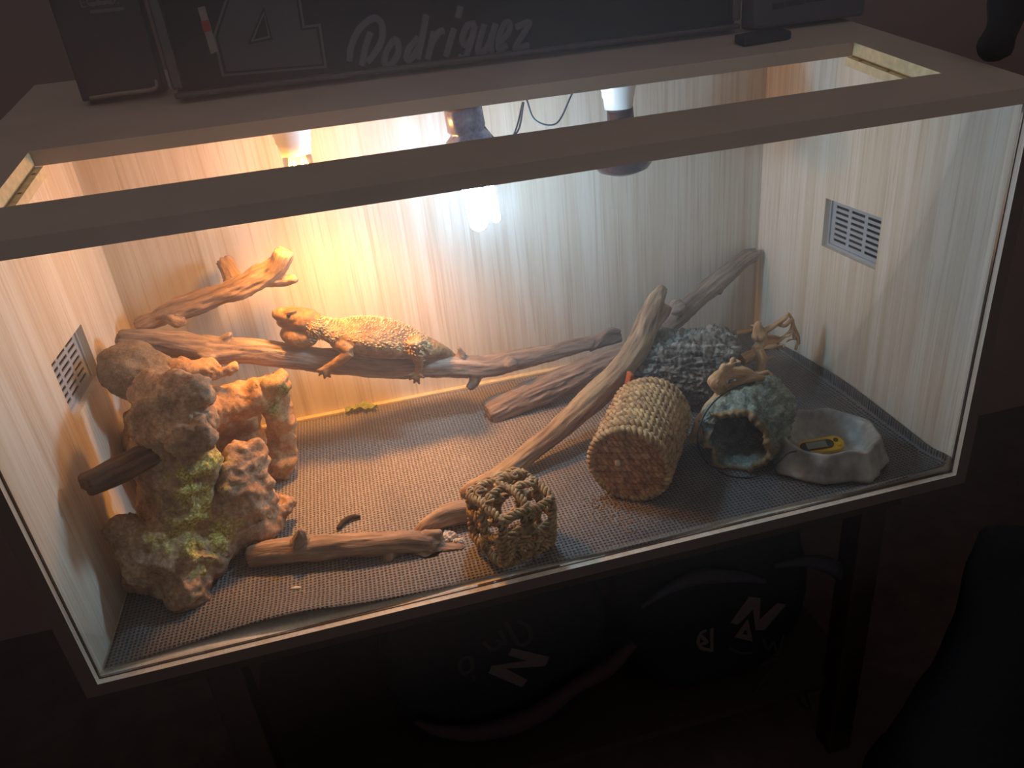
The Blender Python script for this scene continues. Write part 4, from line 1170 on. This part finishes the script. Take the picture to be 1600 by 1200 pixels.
script = {
 'R': [[(180,380),(188,290),(240,175),(320,112),(372,150),(374,250),(330,340),(290,390)], [(305,200),(275,300),(255,410)]],
 'o': [[(452,245),(408,320),(398,400),(440,405),(482,330),(472,258),(445,245)]],
 'd': [[(602,235),(548,305),(535,370),(572,362),(622,275)], [(645,92),(628,230),(605,372)]],
 'r': [[(700,200),(682,300),(668,375)], [(688,270),(730,205),(762,190)]],
 'i': [[(826,180),(805,270),(785,360)], [(856,40),(846,110)]],
 'g': [[(962,150),(908,165),(882,250),(915,290),(955,215)], [(958,160),(935,290),(905,375),(865,360)]],
 'u': [[(1020,155),(992,290),(1000,340),(1050,300),(1092,150)], [(1092,150),(1072,270),(1080,335)]],
 'e': [[(1125,270),(1178,215),(1185,150),(1150,150),(1122,240),(1128,320),(1180,290)]],
 'z': [[(1225,175),(1315,150),(1235,310),(1325,290)]],
}
SX0 = (0.4468, 0.3920, 0.6330); 
A_, B_, C_ = np.array((0.4237, 0.3920, 0.7106)), np.array((0.7790, 0.3920, 0.6759)), np.array((0.3988, 0.3920, 0.5928))
for ch, strokes in script.items():
    mb = MB()
    for s in strokes:
        rows = []
        for (u, v) in s:
            q = A_ + (B_ - A_) * (u / 1600) + (C_ - A_) * (v / 600)
            rows.append((q[0], 0, q[2], .0050))
        V, F = tube(rows, 8, 30)
        V[:, 1] = JY + .0056 + V[:, 1] * .12
        mb.add((V, F))
    mb.build('script_letter', MAT['script'], jer, True)

def text_mesh(body, size, loc, mat, parent, name, ext=.0004, rotz=0.0, width=None):
    cu = bpy.data.curves.new('t', 'FONT'); cu.body = body; cu.size = size; cu.extrude = ext
    o = bpy.data.objects.new('t', cu); COL.objects.link(o)
    dg = bpy.context.evaluated_depsgraph_get()
    me = bpy.data.meshes.new_from_object(o.evaluated_get(dg))
    bpy.data.objects.remove(o)
    V = np.empty(len(me.vertices) * 3); me.vertices.foreach_get('co', V); V = V.reshape(-1, 3)
    Q = np.stack([V[:, 0], -V[:, 2], V[:, 1]], 1)
    if width: Q[:, 0] *= width / (Q[:, 0].max() + 1e-9)
    c, s = math.cos(rotz), math.sin(rotz)
    Q = np.stack([Q[:, 0] * c - Q[:, 1] * s, Q[:, 0] * s + Q[:, 1] * c, Q[:, 2]], 1) + np.array(loc)
    me.vertices.foreach_set('co', Q.astype(np.float32).ravel()); me.update()
    me.materials.clear()
    return link_mesh(name, me, mat, parent)

gy = .435
gz = lid_z(gy + .04) + .0005
gb = empty('dark_carton', (.14, gy, gz), 'dark carton with faint grey lettering standing at the lid\'s left end', 'box')
gx0, gx1 = (0.0848, 0.4350, 0.6126)[0], (0.1924, 0.4350, 0.6075)[0]
MAT['carton'] = plain('dark_carton_print', '#2b2428', .5, .35, .15, 30)
MB().box((gx0, gy, gz), (gx1, gy + .04, gz + .24)).build('carton_body', MAT['carton'], gb, bevel=.002)
p0, p1 = (0.1201, 0.4350, 0.7319), (0.1680, 0.4350, 0.7332)
MAT['carton_text'] = plain('grey_carton_text', '#58535a', .6, .3)
text_mesh('ECKO:', .016, (p0[0], gy - .0006, p0[2]), MAT['carton_text'], gb, 'lettering', width=p1[0] - p0[0])
for k, (a, b) in enumerate((((148, 38), (183, 34)), ((150, 44), (176, 41)), ((152, 52), (186, 48)))):
    qa, qb = (0.0295, 0.4350, 0.7497), None
    za = gz + .122 - k * .009
    xa = gx0 + .045; xb = xa + (.040, .030, .042)[k]
    MB().box((xa, gy - .0012, za), (xb, gy - .0002, za + .004)).build('text_line', MAT['carton_text'], gb)
MB().add(tube([(gx0 + .012, gy - .006, gz + .004, .0025), (gx0 + .05, gy - .010, gz + .005, .003), (gx1 - .012, gy - .008, gz + .006, .003), (gx1 - .006, gy - .004, gz + .016, .0025)], 8, 30)).build('carton_foot', plain('clear_foot', '#7d6a5c', .15, .6), gb, True)

wy = .372
wz = lid_z(wy + .04) + .0005
wbx = empty('white_carton', (1.14, wy, wz), 'off-white carton with small dark print at the lid\'s right end', 'box')
MAT['white_carton'] = plain('white_carton_print', '#4a4650', .7, .3, .05)
MB().box((1.048, wy, wz), (1.236, wy + .04, wz + .20)).build('carton_body', MAT['white_carton'], wbx, bevel=.004)
MAT['dark_ink'] = plain('dark_ink', '#24222a', .7, .3)
for (xa, xb, za, hh) in ((1.085, 1.115, .046, .008), (1.078, 1.096, .024, .008), (1.099, 1.130, .026, .008), (1.133, 1.164, .028, .008)):
    MB().box((xa, wy - .0012, wz + za), (xb, wy - .0002, wz + za + hh)).build('text_line', MAT['dark_ink'], wbx)

rm = MB()
for dz in (0, .012):
    rm.v += [(x, y, lid_z(y) + .0006 + dz) for x, y in ((1.000, .310), (1.080, .318), (1.075, .345), (.998, .338))]
rm.f = [(0,3,2,1),(4,5,6,7),(0,1,5,4),(1,2,6,5),(2,3,7,6),(3,0,4,7)]
o = rm.build('remote_control', plain('dull_black', '#17191c', .6, .3), None, False, .003)
tag(o, 'small flat dark remote lying behind the lid cut-out', 'remote')

def lumpy(name, shapes, mat, voxel, disp, seed, parent=None):
    V, F, N = fuse(shapes, voxel, 4)
    d = np.zeros(len(V))
    for k, (s, a, oc) in enumerate(disp): d += fbm(V, s, oc, seed + k) * a
    return link_mesh(name, mesh_of(V + N * d[:, None], F, True, name), mat, parent)
MAT['black_fabric'] = plain('black_fabric', '#0e0f11', .85, .2, .3, 120)
bgx = 1.228
bag = lumpy('black_pouch', [T([((bgx, .095, .575), .022), ((bgx + .01, .11, .585), .024)]), T([((bgx + .01, .105, .59), .022), ((bgx + .04, .13, .64), .020), ((bgx + .06, .15, .70), .018)])], MAT['black_fabric'], .005, ((20, .006, 2),), 4)
tag(bag, 'black soft pouch slumped at the lid\'s right edge', 'bag')

# ------------------------------------------------------------------ stand and things beneath
MAT['stand'] = plain('brown_stand', '#2a2018', .6, .3, .15, 40)
stn = empty('stand', (.6, .3, ROOM_Z), 'plain brown wooden stand carrying the vivarium', 'stand')
MB().box((.06, .03, -TH - .0402), (1.14, D - .02, -TH - .0002)).build('apron', MAT['stand'], stn)
for x in (.105, 1.078):
    for y in (.035, D - .07):
        MB().box((x, y, ROOM_Z + .0005), (x + .045, y + .045, -TH - .0405)).build('leg', MAT['stand'], stn, bevel=.003)
MB().box((.06, .06, -.47), (1.14, D - .03, -.455)).build('shelf', MAT['stand'], stn)

def cushion(name, c, r, k, label, seed):
    e = empty(name, (c[0], c[1], c[2] - r[2]), label, 'bag')
    V, F = ball((0, 0, 0), 1, 64, 40)
    n = (np.abs(V) ** k).sum(1) ** (1 / k)
    V = V / n[:, None] * np.array(r)
    V = V * (1 + .05 * fbm(V, 9, 3, seed))[:, None]
    V[:, 1] = np.maximum(V[:, 1], -r[1] * .86)
    o = MB().add((V + np.array(c), F)).build('bag_body', MAT['black_fabric'], e, True)
    return e
def ribbon(pts, r, name, mat, parent, y_squash=.5):
    V, F = tube([(*p, r_) for p, r_ in zip(pts, r)], 10, 40)
    return MB().add((V, F)).build(name, mat, parent, True)
MAT['print'] = plain('faded_print', '#4a413d', .8, .2, .1, 200)
MAT['print_dark'] = plain('faded_dark_print', '#252222', .8, .2, .1, 200)
MAT['pink_trim'] = plain('pink_trim', '#2c1b20', .8, .2, .15, 60)
MAT['grey_trim'] = plain('grey_trim', '#2a2930', .8, .2, .15, 60)
def strokes(lines, y, w, name, mat, parent):
    mb = MB()
    for ln in lines:
        V, F = tube([(p[0], 0, p[2], w) for p in ln], 6, max(8, 6 * len(ln)))
        V[:, 1] = y + V[:, 1] * .2
        mb.add((V, F))
    return mb.build(name, mat, parent, False)

cA = (.505, .150, -.256); rA = (.185, .080, .188)
b1 = cushion('printed_bag', cA, rA, 2.6, 'black bag with an upturned N print and pink trim under the tank', 3)
yA = cA[1] - rA[1] * .86 - .0015
N1 = [(0.5649, 0.0797, -0.2355), (0.5202, 0.0797, -0.2033), (0.5660, 0.0797, -0.2471)]
MB().add(flat([(0.5207, 0.0797, -0.1980), (0.5773, 0.0797, -0.2370), (0.5696, 0.0797, -0.2541), (0.5065, 0.0797, -0.2372), (0.5383, 0.0797, -0.2744), (0.5277, 0.0797, -0.2864), (0.4787, 0.0797, -0.2371), (0.4853, 0.0797, -0.2241), (0.5401, 0.0797, -0.2323), (0.5133, 0.0797, -0.2105)], yA, .001)).build('print_letter', MAT['print'], b1)
strokes([[(0.5340, 0.0797, -0.1464), (0.5504, 0.0797, -0.1650), (0.5500, 0.0797, -0.1917), (0.5331, 0.0797, -0.1968), (0.5236, 0.0797, -0.1694), (0.5163, 0.0797, -0.1432)], [(0.5049, 0.0797, -0.1565), (0.5119, 0.0797, -0.1855), (0.4980, 0.0797, -0.1740)], [(0.4783, 0.0797, -0.1713), (0.4910, 0.0797, -0.1918), (0.5070, 0.0797, -0.1838)]], yA, .0035, 'print_script', MAT['print_dark'], b1)
strokes([[(0.4425, 0.0797, -0.1952), (0.4552, 0.0797, -0.1970), (0.4553, 0.0797, -0.2204), (0.4406, 0.0797, -0.2248), (0.4369, 0.0797, -0.2069), (0.4425, 0.0797, -0.1952)], [(0.4536, 0.0797, -0.2337), (0.4564, 0.0797, -0.2445)]], yA, .003, 'print_badge', MAT['print_dark'], b1)
ribbon([(0.3534, 0.0700, -0.2893), (0.3909, 0.0600, -0.3125), (0.4490, 0.0550, -0.3325), (0.5332, 0.0550, -0.3296), ((0.6107, 0.0550, -0.2882)), (0.6669, 0.0600, -0.2708), (0.7130, 0.0650, -0.2396)], [.004, .010, .013, .016, .012, .014, .008], 'trim', MAT['pink_trim'], b1)

cB = (.885, .150, -.256); rB = (.170, .080, .188)
b2 = cushion('printed_bag', cB, rB, 2.6, 'black bag with an upright N print and grey folded trim under the tank', 5)
MB().add(flat([(0.8889, 0.0797, -0.2662), (0.9203, 0.0797, -0.2198), (0.9416, 0.0797, -0.2293), (0.9420, 0.0797, -0.2779), (0.9732, 0.0797, -0.2507), (0.9904, 0.0797, -0.2590), (0.9530, 0.0797, -0.3050), (0.9361, 0.0797, -0.2993), (0.9288, 0.0797, -0.2506), (0.9021, 0.0797, -0.2763)], yA, .001)).build('print_letter', MAT['print'], b2)
MB().add(flat([(0.8973, 0.0797, -0.3025), (0.9204, 0.0797, -0.2679), (0.9327, 0.0797, -0.3250)], yA, .001, [(0.9113, 0.0797, -0.2999), (0.9180, 0.0797, -0.2918), (0.9222, 0.0797, -0.3065)])).build('print_letter', MAT['print'], b2)
strokes([[(0.8465, 0.0797, -0.2708), (0.8362, 0.0797, -0.2746), (0.8320, 0.0797, -0.2921), (0.8392, 0.0797, -0.3093), (0.8545, 0.0797, -0.3191)], [(0.8375, 0.0797, -0.2808), (0.8471, 0.0797, -0.2987), (0.8378, 0.0797, -0.2985)], [(0.8556, 0.0797, -0.2695), (0.8569, 0.0797, -0.3229)]], yA, .0035, 'print_badge', MAT['print'], b2)
strokes([[(0.9519, 0.0797, -0.3255), (0.9634, 0.0797, -0.3568), (0.9721, 0.0797, -0.3399), (0.9841, 0.0797, -0.3732), (0.9908, 0.0797, -0.3296)], [(0.8899, 0.0797, -0.3253), (0.9085, 0.0797, -0.3438), (0.9329, 0.0797, -0.3523)],
         [(0.9532, 0.0797, -0.3905), (0.9825, 0.0797, -0.3851), (1.0017, 0.0797, -0.4109)], [(0.9730, 0.0797, -0.4102), (0.9468, 0.0797, -0.4523), (0.9481, 0.0797, -0.4759), (0.9660, 0.0797, -0.4793), (0.9745, 0.0797, -0.4332)], [(0.9930, 0.0797, -0.4286), (1.0212, 0.0797, -0.4666), (1.0412, 0.0797, -0.5213), (1.0615, 0.0797, -0.5428), (1.0439, 0.0797, -0.4917), (1.0204, 0.0797, -0.4564)]], yA, .0032, 'print_script', MAT['print_dark'], b2)
ribbon([(0.7325, 0.0750, -0.1775), (0.7702, 0.0700, -0.1505), (0.8238, 0.0700, -0.1409), (0.8926, 0.0750, -0.1636), (0.9478, 0.0800, -0.1955)], [.004, .008, .012, .010, .004], 'trim', MAT['grey_trim'], b2)
ribbon([(0.9599, 0.0750, -0.1626), (1.0140, 0.0700, -0.1653), (1.0630, 0.0700, -0.1921), (1.1013, 0.0750, -0.2484)], [.004, .010, .014, .005], 'trim', MAT['grey_trim'], b2)

ch = empty('padded_chair', (1.45, -.05, ROOM_Z), 'black padded chair in the dark right foreground', 'chair')
lumpy('backrest', [T([((1.25, -.08, -.06), .05), ((1.19, -.15, -.20), .075), ((1.07, -.20, -.34), .08), ((1.00, -.22, -.46), .07)]), T([((1.38, -.08, -.02), .06), ((1.34, -.15, -.2), .09), ((1.25, -.20, -.36), .09), ((1.18, -.22, -.48), .07)])], MAT['black_fabric'], .010, ((8, .012, 2),), 6, ch)
lumpy('seat', [ball((1.24, -.25, -.50), (.27, .24, .06), 30, 18)], MAT['black_fabric'], .010, ((8, .01, 2),), 7, ch)
for sx_, sy_ in ((-1, -1), (1, -1), (-1, 1), (1, 1)):
    MB().add(tube([(1.24 + sx_ * .15, -.25 + sy_ * .12, -.52, .014), (1.24 + sx_ * .19, -.25 + sy_ * .16, ROOM_Z + .004, .010)], 10, 6)).build('leg', MAT['dark_void'], ch, True)

# ------------------------------------------------------------------ scatter volume around the tank, added in place of lens glare
hz = NT('glare_veil_volume')
vs = hz.n('ShaderNodeVolumeScatter'); vs.inputs['Color'].default_value = (.95, .95, .97, 1); vs.inputs['Density'].default_value = GLARE_VEIL; vs.inputs['Anisotropy'].default_value = 0.25
hz.l(vs.outputs[0], hz.out.inputs['Volume']); hz.t.nodes.remove(hz.b)
ho = MB().box((-.40, -.16, -.015), (1.60, .91, .95)).build('haze', hz.m)
tag(ho, 'thin haze glowing around the lamps and over the tank', 'haze', kind='stuff')
